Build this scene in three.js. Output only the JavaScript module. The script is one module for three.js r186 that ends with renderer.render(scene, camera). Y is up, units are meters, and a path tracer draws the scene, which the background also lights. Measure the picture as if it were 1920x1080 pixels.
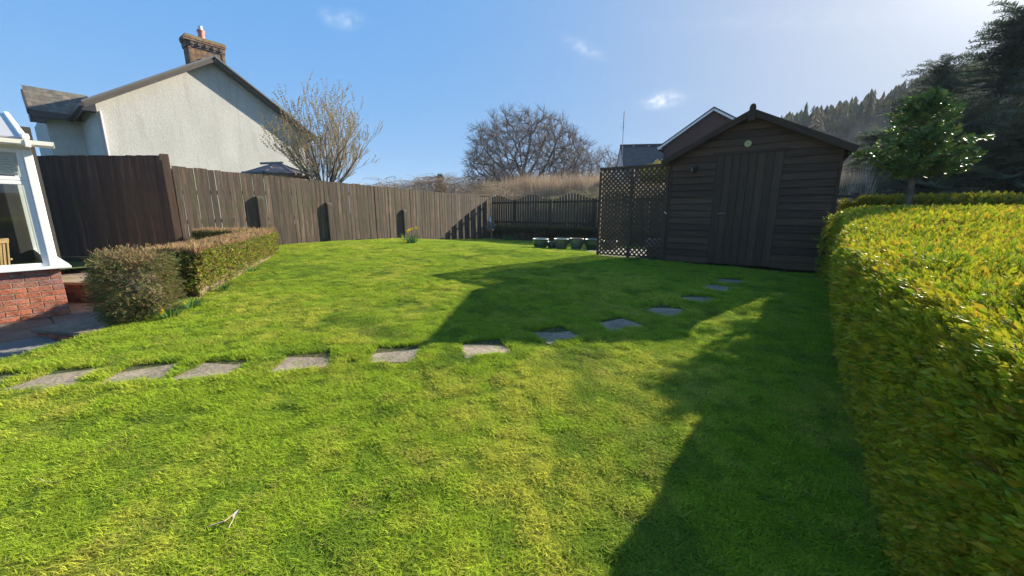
import * as THREE from 'three';
import { mergeGeometries } from 'three/addons/utils/BufferGeometryUtils.js';
import { RoundedBoxGeometry } from 'three/addons/geometries/RoundedBoxGeometry.js';

// ---------------------------------------------------------------- camera, sky, sun, exposure
// The garden is laid out square to its fences: +x runs to the right-hand hedge, -z runs away along the left fence.
const scene = new THREE.Scene();
const camera = new THREE.PerspectiveCamera(74.9, 16 / 9, 0.05, 2000);
camera.position.set(0, 1.35, 0);
camera.rotation.order = 'YXZ';
camera.rotation.set(-0.1988, 0.630, 0);

const SUN = new THREE.Vector3(0.279, 0.434, -0.857).normalize();
const sun = new THREE.DirectionalLight(new THREE.Color(1.0, 0.91, 0.75), 5);
sun.name = 'sun';
sun.position.copy(SUN).multiplyScalar(60);
sun.castShadow = true;
sun.shadow.mapSize.set(4096, 4096);
Object.assign(sun.shadow.camera, { left: -45, right: 45, top: 45, bottom: -45, near: 1, far: 200 });
scene.add(sun, sun.target);

const renderer = new THREE.WebGLRenderer({ antialias: true });
renderer.shadowMap.enabled = true;
renderer.toneMapping = THREE.LinearToneMapping;
renderer.toneMappingExposure = 2.65;

// ---------------------------------------------------------------- small tools
let seedState = 12345;
function seed(n) { seedState = n | 0; }
function rnd() { seedState = (seedState + 0x6d2b79f5) | 0; let t = Math.imul(seedState ^ (seedState >>> 15), 1 | seedState); t = (t + Math.imul(t ^ (t >>> 7), 61 | t)) ^ t; return ((t ^ (t >>> 14)) >>> 0) / 4294967296; }
const rr = (a, b) => a + (b - a) * rnd();
const clamp = (x, a = 0, b = 1) => Math.min(b, Math.max(a, x));
const lerp = (a, b, t) => a + (b - a) * t;
const sm = (a, b, x) => { const t = clamp((x - a) / (b - a)); return t * t * (3 - 2 * t); };
function hash(x, y, s) { let h = Math.imul(x, 374761393) + Math.imul(y, 668265263) + Math.imul(s, 2147483647 ^ 0x5bd1e995); h = Math.imul(h ^ (h >>> 13), 1274126177); return ((h ^ (h >>> 16)) >>> 0) / 4294967296; }
function pnoise(x, y, px, py, s) {
  const xi = Math.floor(x), yi = Math.floor(y), fx = x - xi, fy = y - yi, ux = fx * fx * (3 - 2 * fx), uy = fy * fy * (3 - 2 * fy), m = (a, n) => n ? ((a % n) + n) % n : a;
  const h = (i, j) => hash(m(xi + i, px), m(yi + j, py), s);
  return lerp(lerp(h(0, 0), h(1, 0), ux), lerp(h(0, 1), h(1, 1), ux), uy);
}
function fbm(x, y, s, oct = 4, px = 0, py = 0) { let a = 0.5, v = 0, t = 0; for (let i = 0; i < oct; i++) { v += a * pnoise(x, y, px, py, s + i * 17); t += a; a *= 0.5; x *= 2; y *= 2; px *= 2; py *= 2; } return v / t; }

const taken = new Map();
function numbered(name) { const n = taken.get(name) ?? 0; taken.set(name, n + 1); return n ? `${name}_${String(n).padStart(3, '0')}` : name; }
function tag(o, label, category, group) { o.userData.label = label; o.userData.category = category; if (group) o.userData.group = group; return o; }
function thing(name, label, category, pos = [0, 0, 0], turn = 0, group) {
  const g = new THREE.Group(); g.name = numbered(name); g.position.set(...pos); g.rotation.y = turn; scene.add(g);
  return tag(g, label, category, group);
}
function part(parent, name, geo, mat, pos, rot) {
  const m = new THREE.Mesh(geo, mat); m.name = name; m.castShadow = m.receiveShadow = true;
  if (pos) m.position.set(...pos); if (rot) m.rotation.set(...rot);
  parent.add(m); return m;
}
function struct(name, geo, mat, pos) { const m = part(scene, numbered(name), geo, mat, pos); m.userData.kind = 'structure'; return m; }
const col = (r, g, b) => new THREE.Color().setRGB(r, g, b);

// geometry collector
class GB {
  constructor() { this.p = []; this.uv = []; this.c = []; }
  tri(a, b, c, color) { for (const v of [a, b, c]) { this.p.push(v[0], v[1], v[2]); this.uv.push(v[3] ?? 0, v[4] ?? 0); if (color) this.c.push(color.r, color.g, color.b); } }
  quad(a, b, c, d, color) { this.tri(a, b, c, color); this.tri(a, c, d, color); }
  tube(p0, p1, r0, r1, n = 4) {
    const d = new THREE.Vector3().subVectors(p1, p0), len = d.length(); if (len < 1e-5) return; d.divideScalar(len);
    const x = Math.abs(d.y) < 0.9 ? new THREE.Vector3(0, 1, 0) : new THREE.Vector3(1, 0, 0), a = new THREE.Vector3().crossVectors(d, x).normalize(), b = new THREE.Vector3().crossVectors(d, a);
    for (let i = 0; i < n; i++) {
      const t0 = i / n * Math.PI * 2, t1 = (i + 1) / n * Math.PI * 2, q = (p, r, t, u, v) => [p.x + (a.x * Math.cos(t) + b.x * Math.sin(t)) * r, p.y + (a.y * Math.cos(t) + b.y * Math.sin(t)) * r, p.z + (a.z * Math.cos(t) + b.z * Math.sin(t)) * r, u, v];
      this.quad(q(p0, r0, t0, i / n * 0.3, 0), q(p0, r0, t1, (i + 1) / n * 0.3, 0), q(p1, r1, t1, (i + 1) / n * 0.3, len), q(p1, r1, t0, i / n * 0.3, len));
    }
  }
  geo() {
    const g = new THREE.BufferGeometry(); g.setAttribute('position', new THREE.Float32BufferAttribute(this.p, 3)); g.setAttribute('uv', new THREE.Float32BufferAttribute(this.uv, 2));
    if (this.c.length) g.setAttribute('color', new THREE.Float32BufferAttribute(this.c, 3));
    g.computeVertexNormals(); return g;
  }
}
// uv in metres, u along the grain axis
function grainUV(g, axis, ox = 0, oy = 0) {
  const p = g.attributes.position, n = g.attributes.normal, uv = new Float32Array(p.count * 2), get = (a, i) => a === 'x' ? p.getX(i) : a === 'y' ? p.getY(i) : p.getZ(i);
  for (let i = 0; i < p.count; i++) {
    const nn = [Math.abs(n.getX(i)), Math.abs(n.getY(i)), Math.abs(n.getZ(i))], main = 'xyz'[nn.indexOf(Math.max(...nn))];
    let plane = ['x', 'y', 'z'].filter((a) => a !== main), u = plane.includes(axis) ? axis : plane[0], v = plane.find((a) => a !== u);
    uv[i * 2] = get(u, i) + ox; uv[i * 2 + 1] = get(v, i) + oy;
  }
  g.setAttribute('uv', new THREE.BufferAttribute(uv, 2)); return g;
}
function bx(w, h, d, axis = 'x', jitter = true) { return grainUV(new THREE.BoxGeometry(w, h, d), axis, jitter ? rnd() * 9 : 0, jitter ? rnd() * 9 : 0); }
function rbx(w, h, d, r, axis = 'x') { return grainUV(new RoundedBoxGeometry(w, h, d, 2, r), axis, rnd() * 9, rnd() * 9); }
function prism(points, depth, axis = 'x') { const s = new THREE.Shape(points.map(([x, y]) => new THREE.Vector2(x, y))); return grainUV(new THREE.ExtrudeGeometry(s, { depth, bevelEnabled: false }), axis, rnd() * 5, rnd() * 5); }

const dummy = new THREE.Object3D();
function instanced(parent, name, geo, mat, spots) {
  const m = new THREE.InstancedMesh(geo, mat, spots.length); m.name = parent === scene ? numbered(name) : name; m.castShadow = m.receiveShadow = true; m.userData.kind = 'stuff';
  spots.forEach((s, i) => { dummy.position.set(s.x, s.y, s.z); dummy.rotation.set(s.rx ?? 0, s.ry ?? 0, s.rz ?? 0, 'YXZ'); if (s.q) dummy.quaternion.copy(s.q); dummy.scale.set(s.sx ?? s.s ?? 1, s.sy ?? s.s ?? 1, s.sz ?? s.s ?? 1); dummy.updateMatrix(); m.setMatrixAt(i, dummy.matrix); if (s.c) m.setColorAt(i, s.c); });
  parent.add(m); return m;
}
const UPV = new THREE.Vector3(0, 1, 0);
function aim(nx, ny, nz, spin) { const v = new THREE.Vector3(nx, ny, nz).normalize(); return new THREE.Quaternion().setFromUnitVectors(UPV, v).multiply(new THREE.Quaternion().setFromAxisAngle(UPV, spin)); }

// ---------------------------------------------------------------- sky
{
  const W = 2048, H = 1024, data = new Float32Array(W * H * 4);
  const az = (u, v) => { const a = (u - 960) / 705, b = (540 - v) / 705, cp = Math.cos(0.1988), sp = Math.sin(0.1988), X = a, y = b * cp - sp, Z = cp + b * sp, c = Math.cos(0.63), s = Math.sin(0.63); return new THREE.Vector3(c * X - s * Z, y, -(s * X + c * Z)).normalize(); };
  // three small wisps of cirrus: direction, half-length and half-height in radians, tilt, strength
  const wisps = [[az(652, 38), 0.022, 0.011, 0.15, 0.26], [az(616, 32), 0.014, 0.010, -0.4, 0.16], [az(1095, 90), 0.034, 0.009, -0.42, 0.26], [az(1242, 188), 0.030, 0.011, 0.04, 0.75], [az(1500, 40), 0.2, 0.012, -0.2, 0.07]]
    .map(([d, a, b, tilt, k]) => { const r = new THREE.Vector3().crossVectors(d, UPV).normalize(), u = new THREE.Vector3().crossVectors(r, d); return { d, r, u, a, b, c: Math.cos(tilt), s: Math.sin(tilt), k }; });
  const dir = new THREE.Vector3();
  for (let j = 0; j < H; j++) {
    const el = ((j + 0.5) / H - 0.5) * Math.PI, y = Math.sin(el), ce = Math.cos(el);
    for (let i = 0; i < W; i++) {
      const ph = ((i + 0.5) / W - 0.5) * 2 * Math.PI; dir.set(Math.cos(ph) * ce, y, Math.sin(ph) * ce);
      const g = Math.acos(clamp(dir.dot(SUN), -1, 1)), h = Math.max(0, y);
      const hz = Math.exp(-h * 4.2);
      // clear air: deep blue overhead, paler to the horizon, whitening round the sun
      let r = lerp(0.036, 0.125, hz), gg = lerp(0.135, 0.235, hz), b = lerp(0.31, 0.36, hz);
      const veil = 0.85 * Math.exp(-g * g / 0.42), glow = 0.10 * Math.exp(-g * g / 0.10) + 0.5 * Math.exp(-g * g / 0.015);
      r = lerp(r, 0.235, veil) + glow; gg = lerp(gg, 0.245, veil) + glow * 0.97; b = lerp(b, 0.275, veil) + glow * 0.9;
      for (const w of wisps) {
        const z = dir.dot(w.d); if (z < 0.9) continue;
        const x0 = dir.dot(w.r) / z, y0 = dir.dot(w.u) / z, x = (x0 * w.c + y0 * w.s) / w.a, yy = (-x0 * w.s + y0 * w.c) / w.b, q = x * x + yy * yy; if (q > 6) continue;
        const n = fbm(x0 * 90 + 7, y0 * 170 + 3, 91, 4), m = clamp(Math.exp(-q * 0.9) * (n * 2.6 - 0.55)) * w.k;
        r = lerp(r, 0.44, m); gg = lerp(gg, 0.46, m); b = lerp(b, 0.48, m);
      }
      const o = (j * W + i) * 4; data[o] = r; data[o + 1] = gg; data[o + 2] = b; data[o + 3] = 1;
    }
  }
  const t = new THREE.DataTexture(data, W, H, THREE.RGBAFormat, THREE.FloatType);
  t.mapping = THREE.EquirectangularReflectionMapping; t.magFilter = THREE.LinearFilter; t.needsUpdate = true;
  scene.background = t; scene.environment = t;
}

// ---------------------------------------------------------------- textures
function tex(w, h, mw, mh, fn, srgb = true) {
  const d = new Uint8Array(w * h * 4);
  for (let j = 0; j < h; j++) for (let i = 0; i < w; i++) { const c = fn(i / w, j / h), o = (j * w + i) * 4; d[o] = clamp(c[0]) * 255; d[o + 1] = clamp(c[1]) * 255; d[o + 2] = clamp(c[2]) * 255; d[o + 3] = 255; }
  const t = new THREE.DataTexture(d, w, h); t.wrapS = t.wrapT = THREE.RepeatWrapping; t.magFilter = THREE.LinearFilter; t.minFilter = THREE.LinearMipmapLinearFilter; t.repeat.set(1 / mw, 1 / mh);
  if (srgb) t.colorSpace = THREE.SRGBColorSpace; t.needsUpdate = true; return t;
}
const grey = (v) => [v, v, v];
const woodF = (u, v) => { const warp = fbm(u * 4, v * 4, 3, 3, 4, 4); const g = fbm(u * 5, (v * 40 + warp * 6), 5, 4, 5, 0), k = fbm(u * 24, v * 90, 9, 2, 24, 90); const streak = pnoise(u * 3, v * 26, 3, 26, 21); return 0.52 + 0.34 * g + 0.16 * k - 0.16 * (streak > 0.72 ? (streak - 0.72) * 3 : 0); };
const woodMap = tex(512, 256, 1.6, 0.32, (u, v) => { const x = woodF(u, v); return [x, x * 0.985, x * 0.96]; });
const woodBump = tex(512, 256, 1.6, 0.32, (u, v) => grey(woodF(u, v)), false);
// weathered stain worn away in patches and greened by algae: dirt with ragged outlines
const wornMap = tex(512, 256, 2.2, 0.5, (u, v) => { const x = woodF(u, v), w = fbm(u * 6, v * 14, 44, 5, 6, 14), worn = sm(0.56, 0.74, w), al = sm(0.55, 0.75, fbm(u * 9, v * 9, 71, 4, 9, 9)); return [x * lerp(0.86, 1.12, worn) * (1 - 0.12 * al), x * lerp(0.85, 1.08, worn) * (1 + 0.02 * al), x * lerp(0.84, 1.0, worn) * (1 - 0.2 * al)]; });
const castMap = tex(1024, 1024, 4, 4, (u, v) => { const f = fbm(u * 128, v * 128, 12, 2, 128, 128), m = fbm(u * 5, v * 3, 14, 5, 5, 3), st = fbm(u * 26, v * 2, 15, 4, 26, 2); const x = 0.80 + 0.09 * (f - 0.5) + 0.09 * (m - 0.5) - 0.035 * sm(0.58, 0.8, st); return [x, x * 0.99, x * 0.965]; });
const castBump = tex(1024, 1024, 4, 4, (u, v) => grey(fbm(u * 110, v * 110, 16, 2, 110, 110)), false);
const slabMap = tex(512, 512, 1.2, 1.2, (u, v) => { const f = fbm(u * 90, v * 90, 22, 2, 90, 90), m = fbm(u * 5, v * 5, 23, 5, 5, 5), l = sm(0.6, 0.72, fbm(u * 16, v * 16, 24, 4, 16, 16)); const x = 0.70 + 0.25 * (f - 0.5) + 0.3 * (m - 0.5); return [x * (1 - 0.12 * l), x * (0.97 - 0.05 * l), x * (0.91 - 0.16 * l)]; });
const slabBump = tex(512, 512, 1.2, 1.2, (u, v) => grey(0.6 * fbm(u * 60, v * 60, 22, 3, 60, 60) + 0.4 * fbm(u * 8, v * 8, 25, 3, 8, 8)), false);
const brickMap = tex(256, 256, 0.5, 0.5, (u, v) => { const f = fbm(u * 60, v * 60, 32, 3, 60, 60), m = fbm(u * 6, v * 9, 33, 4, 6, 9), k = sm(0.55, 0.72, fbm(u * 5, v * 5, 37, 4, 5, 5)); const x = 0.72 + 0.4 * (f - 0.5) + 0.4 * (m - 0.5); return [x, x * lerp(0.95, 1.15, k), x * lerp(0.92, 1.3, k)]; });
const earthMap = tex(512, 512, 1.5, 1.5, (u, v) => { const f = fbm(u * 60, v * 60, 52, 3, 60, 60), m = fbm(u * 7, v * 7, 53, 4, 7, 7); const x = 0.55 + 0.6 * (f - 0.5) + 0.35 * (m - 0.5); return [x, x * lerp(0.8, 1.05, m), x * 0.6]; });
const barkMap = tex(128, 256, 0.3, 0.6, (u, v) => grey(0.5 + 0.6 * (fbm(u * 12, v * 6, 61, 4, 12, 6) - 0.3)));
const feltMap = tex(256, 256, 0.8, 0.8, (u, v) => grey(0.6 + 0.5 * (fbm(u * 100, v * 100, 66, 2, 100, 100) - 0.5) + 0.25 * (fbm(u * 5, v * 5, 67, 4, 5, 5) - 0.5)));

const std = (c, o = {}) => new THREE.MeshStandardMaterial({ color: c, roughness: 0.85, ...o });
const phys = (c, o = {}) => new THREE.MeshPhysicalMaterial({ color: c, roughness: 0.8, ...o });
const wood = (r, g, b, o = {}) => std(col(r, g, b), { map: woodMap, bumpMap: woodBump, bumpScale: 0.004, roughness: 0.85, ...o });
const M = {
  shed: [wood(0.140, 0.080, 0.046), wood(0.112, 0.064, 0.038), wood(0.168, 0.098, 0.057)],
  shedDoor: [wood(0.130, 0.077, 0.046), wood(0.112, 0.067, 0.040), wood(0.150, 0.090, 0.054)],
  shedTrim: wood(0.10, 0.056, 0.034),
  lattice: wood(0.155, 0.095, 0.058),
  fence: [[0.225, 0.155, 0.117], [0.195, 0.135, 0.102], [0.255, 0.183, 0.14], [0.205, 0.15, 0.11], [0.165, 0.118, 0.092]].map(([r, g, b]) => wood(r, g, b, { map: wornMap })),
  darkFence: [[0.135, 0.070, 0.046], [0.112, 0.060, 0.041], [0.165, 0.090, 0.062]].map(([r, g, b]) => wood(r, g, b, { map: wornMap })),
  picket: [[0.20, 0.165, 0.115], [0.17, 0.14, 0.10], [0.225, 0.19, 0.13]].map(([r, g, b]) => wood(r, g, b, { map: wornMap })),
  post: wood(0.14, 0.105, 0.075, { map: wornMap }),
  cutEnd: wood(0.42, 0.33, 0.22),
  felt: std(col(0.05, 0.048, 0.047), { map: feltMap, roughness: 0.95 }),
  upvc: std(col(0.80, 0.80, 0.78), { roughness: 0.35 }),
  upvcCream: std(col(0.78, 0.75, 0.66), { roughness: 0.4 }),
  roughcast: std(col(0.82, 0.82, 0.80), { map: castMap, bumpMap: castBump, bumpScale: 0.003, roughness: 0.95 }),
  slab: std(col(0.44, 0.415, 0.385), { map: slabMap, bumpMap: slabBump, bumpScale: 0.006, roughness: 0.9 }),
  stone: [[0.50, 0.43, 0.34], [0.45, 0.385, 0.305], [0.54, 0.46, 0.365]].map(([r, g, b]) => std(col(r, g, b), { map: slabMap, bumpMap: slabBump, bumpScale: 0.008, roughness: 0.92 })),
  paving: [[0.30, 0.235, 0.215], [0.27, 0.22, 0.20], [0.33, 0.265, 0.24]].map(([r, g, b]) => std(col(r, g, b), { map: slabMap, bumpMap: slabBump, bumpScale: 0.006, roughness: 0.9 })),
  brick: [[0.78, 0.27, 0.155], [0.82, 0.32, 0.19], [0.68, 0.25, 0.17], [0.68, 0.33, 0.24], [0.84, 0.29, 0.16], [0.56, 0.27, 0.23]].map(([r, g, b]) => std(col(r, g, b), { map: brickMap, bumpMap: slabBump, bumpScale: 0.004, roughness: 0.9 })),
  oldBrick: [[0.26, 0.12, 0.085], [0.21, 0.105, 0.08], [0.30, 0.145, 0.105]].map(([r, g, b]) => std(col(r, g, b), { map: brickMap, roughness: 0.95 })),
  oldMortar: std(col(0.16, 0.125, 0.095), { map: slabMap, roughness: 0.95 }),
  mortar: std(col(0.55, 0.48, 0.38), { map: slabMap, roughness: 0.95 }),
  buffBrick: [[0.42, 0.27, 0.15], [0.36, 0.22, 0.13], [0.47, 0.32, 0.18], [0.30, 0.19, 0.13]].map(([r, g, b]) => std(col(r, g, b), { map: brickMap, roughness: 0.9 })),
  blueBrick: std(col(0.07, 0.055, 0.06), { roughness: 0.6 }),
  slate: [[0.25, 0.23, 0.21], [0.30, 0.275, 0.25], [0.22, 0.205, 0.195], [0.33, 0.30, 0.26]].map(([r, g, b]) => std(col(r, g, b), { map: slabMap, roughness: 0.6 })),
  darkSlate: [[0.10, 0.10, 0.115], [0.12, 0.12, 0.135], [0.085, 0.085, 0.10]].map(([r, g, b]) => std(col(r, g, b), { map: slabMap, roughness: 0.5 })),
  fascia: std(col(0.035, 0.032, 0.038), { roughness: 0.5 }),
  earth: std(col(0.13, 0.10, 0.065), { map: earthMap, roughness: 1 }),
  bark: std(col(0.20, 0.165, 0.125), { map: barkMap, roughness: 0.95 }),
  paleBark: std(col(0.34, 0.30, 0.23), { map: barkMap, roughness: 0.9 }),
  stems: std(col(0.36, 0.27, 0.17), { map: barkMap, roughness: 1 }),
  twig: std(col(0.15, 0.115, 0.085), { roughness: 0.95 }),
  black: std(col(0.02, 0.02, 0.022), { roughness: 0.4 }),
  steel: std(col(0.55, 0.55, 0.56), { roughness: 0.35, metalness: 0.9 }),
  glass: phys(col(0.93, 0.96, 0.95), { roughness: 0.02, transmission: 1, thickness: 0, ior: 1.5 }),
};
const leafMat = (o = {}) => phys(col(1, 1, 1), { roughness: 0.75, transmission: 0.45, specularIntensity: 0.35, thickness: 0, side: THREE.DoubleSide, ...o });

// ---------------------------------------------------------------- the lie of the land
const ground = (e, d) => 0.045 * clamp(d, -2, 8) - 0.032 * clamp(d - 8, 0, 6) + 0.03 * clamp(-e, 0, 12) * (1 - sm(4, 11, d));
const bump2 = (e, d) => 0.022 * (fbm(e * 0.9 + 20, d * 0.9 + 20, 5, 3) - 0.5);
const land = (e, d) => ground(e, d) + bump2(e, d);
// left-hand edge of the lawn, as x for each distance d
const EDGE = [[-4, -4.3], [-0.13, -5.06], [0.58, -5.5], [1.15, -6.1], [1.82, -7.0], [3.1, -8.95], [3.4, -10.5], [14, -10.5]];
function edge(d) { for (let i = 1; i < EDGE.length; i++) if (d <= EDGE[i][0]) { const [a, ea] = EDGE[i - 1], [b, eb] = EDGE[i]; return lerp(ea, eb, clamp((d - a) / (b - a))); } return -10.5; }
const RIGHT = 3.2, FAR = 12.85, NEAR = -4;

{ // lawn soil: a sheet with a skirt down to the paving
  const g = new GB(), nd = 170, ne = 110, P = (i, j) => { const d = lerp(NEAR, FAR, i / nd), e = lerp(edge(d), RIGHT, j / ne); return [e, land(e, d), -d, e, d]; };
  for (let i = 0; i < nd; i++) {
    for (let j = 0; j < ne; j++) g.quad(P(i, j), P(i, j + 1), P(i + 1, j + 1), P(i + 1, j));
    const a = P(i, 0), b = P(i + 1, 0), lo = (p) => [p[0], -0.34, p[2], p[3], p[4] + p[1] + 0.34];
    g.quad(a, b, lo(b), lo(a));
  }
  const lawnMap = tex(1024, 1024, 2.2, 2.2, (u, v) => { const f = fbm(u * 140, v * 140, 82, 2, 140, 140), m = fbm(u * 9, v * 9, 83, 4, 9, 9), t = fbm(u * 40, v * 40, 84, 2, 40, 40); const k = 0.6 + 0.7 * (f - 0.5); return [k * lerp(0.42, 0.66, m), k * lerp(0.55, 0.6, m), k * lerp(0.16, 0.28, t)]; });
  struct('lawn', g.geo(), std(col(0.55, 0.52, 0.5), { map: lawnMap, roughness: 1 }));
}
{ // land outside the garden, out to the horizon
  const g = new GB(), R = [0.5, 14, 20, 30, 45, 70, 120, 250, 600, 1500], n = 64, Y = -0.36, ring = (r, k) => { const t = k / n * Math.PI * 2, x = -3 + r * Math.cos(t), z = -6 + r * Math.sin(t); return [x, Y + (r > 14 ? 0.4 : 0), z, x, z]; };
  for (let i = 1; i < R.length; i++) for (let k = 0; k < n; k++) g.quad(ring(R[i - 1], k + 1), ring(R[i - 1], k), ring(R[i], k), ring(R[i], k + 1));
  const map = tex(512, 512, 6, 6, (u, v) => { const f = fbm(u * 80, v * 80, 85, 3, 80, 80), m = fbm(u * 6, v * 6, 86, 4, 6, 6); const k = 0.6 + 0.5 * (f - 0.5); return [k * lerp(0.5, 0.75, m), k * 0.72, k * 0.36]; });
  struct('ground', g.geo(), std(col(0.22, 0.25, 0.16), { map, roughness: 1 }));
}
{ // neighbours' grass beyond the left fence, rough ground beyond the rear fence rising as a bank
  const g = new GB();
  const map = tex(512, 512, 3, 3, (u, v) => { const f = fbm(u * 90, v * 90, 87, 3, 90, 90); const k = 0.6 + 0.6 * (f - 0.5); return [k * 0.62, k * 0.74, k * 0.26]; });
  g.quad([-21.3, 0.32, 6, 0, 0], [-10.72, 0.32, 6, 10, 0], [-10.72, 0.32, -13.2, 10, 19], [-21.3, 0.32, -13.2, 0, 19]);
  struct('neighbouring_lawn', g.geo(), std(col(0.34, 0.42, 0.14), { map, roughness: 1 }));
}
const bankH = (x, d) => { const rise = sm(13.4, 17.5, d) * (1 - sm(24, 34, d)); return 0.15 + rise * (1.85 + 0.6 * fbm(x * 0.3, d * 0.3, 6, 3)) * (0.55 + 0.45 * sm(-17.5, -13, x)); };
{
  const g = new GB(), nx = 70, nd = 40, P = (i, j) => { const x = lerp(-24, 12, i / nx), d = lerp(13.15, 36, j / nd); return [x, bankH(x, d), -d, x, d]; };
  for (let i = 0; i < nx; i++) for (let j = 0; j < nd; j++) g.quad(P(i, j), P(i + 1, j), P(i + 1, j + 1), P(i, j + 1));
  struct('grassy_bank', g.geo(), std(col(0.20, 0.16, 0.09), { map: earthMap, roughness: 1 }));
}

// ---------------------------------------------------------------- grass
const STONES = [[-4.55, -0.14], [-4.24, 0.14], [-3.87, 0.52], [-3.51, 0.87], [-3.09, 1.35], [-2.58, 1.86], [-2.05, 2.40], [-1.70, 3.05], [-1.34, 3.70], [-1.06, 4.47], [-0.88, 5.21], [-0.73, 5.99], [-0.62, 6.61]];
STONES.splice(0, 2, [-4.62, -0.22], [-4.25, 0.14]);
const stoneTurn = (i) => { const a = STONES[Math.max(0, i - 1)], b = STONES[Math.min(STONES.length - 1, i + 1)]; return Math.atan2(b[1] - a[1], b[0] - a[0]); };
const SW = 0.43, SD = 0.38;
const stoneInfo = STONES.map(([e, d], i) => ({ e, d, a: stoneTurn(i) + [0.02, -0.06, 0.08, -0.04, 0.05, -0.07, 0.03, 0.06, -0.05, 0.04, -0.03, 0.07, -0.02][i] }));
const onStone = (e, d, grow) => stoneInfo.some((s) => { const x = e - s.e, y = d - s.d; if (x * x + y * y > 0.2) return false; const c = Math.cos(s.a), n = Math.sin(s.a); return Math.abs(x * c + y * n) < SW / 2 + grow && Math.abs(-x * n + y * c) < SD / 2 + grow; });
function tuftGeo(sd, blades, h, spread) {
  seed(sd); const g = new GB();
  for (let i = 0; i < blades; i++) {
    const t = rr(0, 6.283), r = Math.sqrt(rnd()) * spread, x = Math.cos(t) * r, z = Math.sin(t) * r, a = rr(0, 6.283), lean = rr(0.45, 1.5), L = h * rr(0.55, 1.15), w = rr(0.0011, 0.0022) * (h / 0.045), cx = Math.cos(a), cz = Math.sin(a), px = -cz * w, pz = cx * w;
    const at = (s) => { const o = L * lean * s * s * 0.75; return [x + cx * o, L * s * (1 - 0.28 * lean * s), z + cz * o]; };
    const b0 = at(0), b1 = at(0.55), b2 = at(1);
    g.quad([b0[0] - px, b0[1], b0[2] - pz], [b0[0] + px, b0[1], b0[2] + pz], [b1[0] + px * 0.85, b1[1], b1[2] + pz * 0.85], [b1[0] - px * 0.85, b1[1], b1[2] - pz * 0.85]);
    g.tri([b1[0] - px * 0.85, b1[1], b1[2] - pz * 0.85], [b1[0] + px * 0.85, b1[1], b1[2] + pz * 0.85], b2);
  }
  return g.geo();
}
{
  seed(77);
  const spots = [], cols = { mid: col(0.37, 0.49, 0.032), yel: col(0.58, 0.57, 0.08), dark: col(0.17, 0.29, 0.024), straw: col(0.48, 0.38, 0.12) };
  const heading = [-0.589, 0.808];
  let n = 0;
  for (let k = 0; k < 1400000 && n < 380000; k++) {
    const d = rr(-1.2, 12.7), e = rr(-10.45, 1.0), r = Math.hypot(e, d);
    // thicker near the lens than far off, thinned by chance
    const want = 1 / (0.35 + r * r * 0.022 + r * 0.05); if (rnd() > want * 0.62) continue;
    const fwd = (e * heading[0] + d * heading[1]) / (r + 1e-6); if (r > 0.8 && fwd < (r < 4 ? 0.0 : 0.3)) continue;
    if (e < edge(d) - 0.02 || (d > 7.85 && e > -3.5 && e < 0.7) || (d > 9.4 && e > -4.9 && d < 10.6)) continue;
    const turf = sm(0.44, 0.6, fbm(e * 3.1 + 9, d * 3.1 + 9, 41, 3));
    if (onStone(e, d, turf * -0.022 - 0.003)) continue;
    const pat = fbm(e * 1.1 + 50, d * 1.1 + 50, 42, 4), fine = fbm(e * 7 + 30, d * 7 + 30, 43, 3), clump = fbm(e * 13 + 70, d * 13 + 20, 47, 2), c = cols.mid.clone();
    c.lerp(cols.yel, sm(0.44, 0.72, pat * 0.55 + fine * 0.45) * 0.85); c.lerp(cols.dark, sm(0.54, 0.74, fbm(e * 2.4 + 80, d * 2.4 + 10, 44, 4)) * 0.7);
    const st = sm(0.62, 0.8, fbm(e * 5 + 10, d * 5 + 90, 45, 3)); if (rnd() < 0.045 + st * 0.3) c.lerp(cols.straw, rr(0.3, 0.9));
    c.lerp(cols.dark, sm(0.50, 0.75, clump) * 0.6); c.multiplyScalar(rr(0.6, 1.42));
    const s = (0.72 + 0.09 * r) * rr(0.75, 1.2), near = onStone(e, d, 0.1) ? 1.25 : 1, hh = lerp(0.6, 1.4, fbm(e * 3 + 5, d * 3 + 5, 46, 3)) * lerp(1.25, 0.7, sm(0.35, 0.7, clump));
    spots.push({ x: e, y: land(e, d) - 0.004, z: -d, ry: rr(0, 6.28), s, sy: s * hh * near * (r > 6 ? 0.62 : 0.8), c }); n++;
  }
  const mat = leafMat({ roughness: 0.9, transmission: 0.5, specularIntensity: 0.12 });
  const m = instanced(scene, 'grass', tuftGeo(900, 13, 0.045, 0.036), mat, spots);
  tag(m, 'short mown grass covering the whole lawn, green with yellower patches', 'grass');
}

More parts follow.
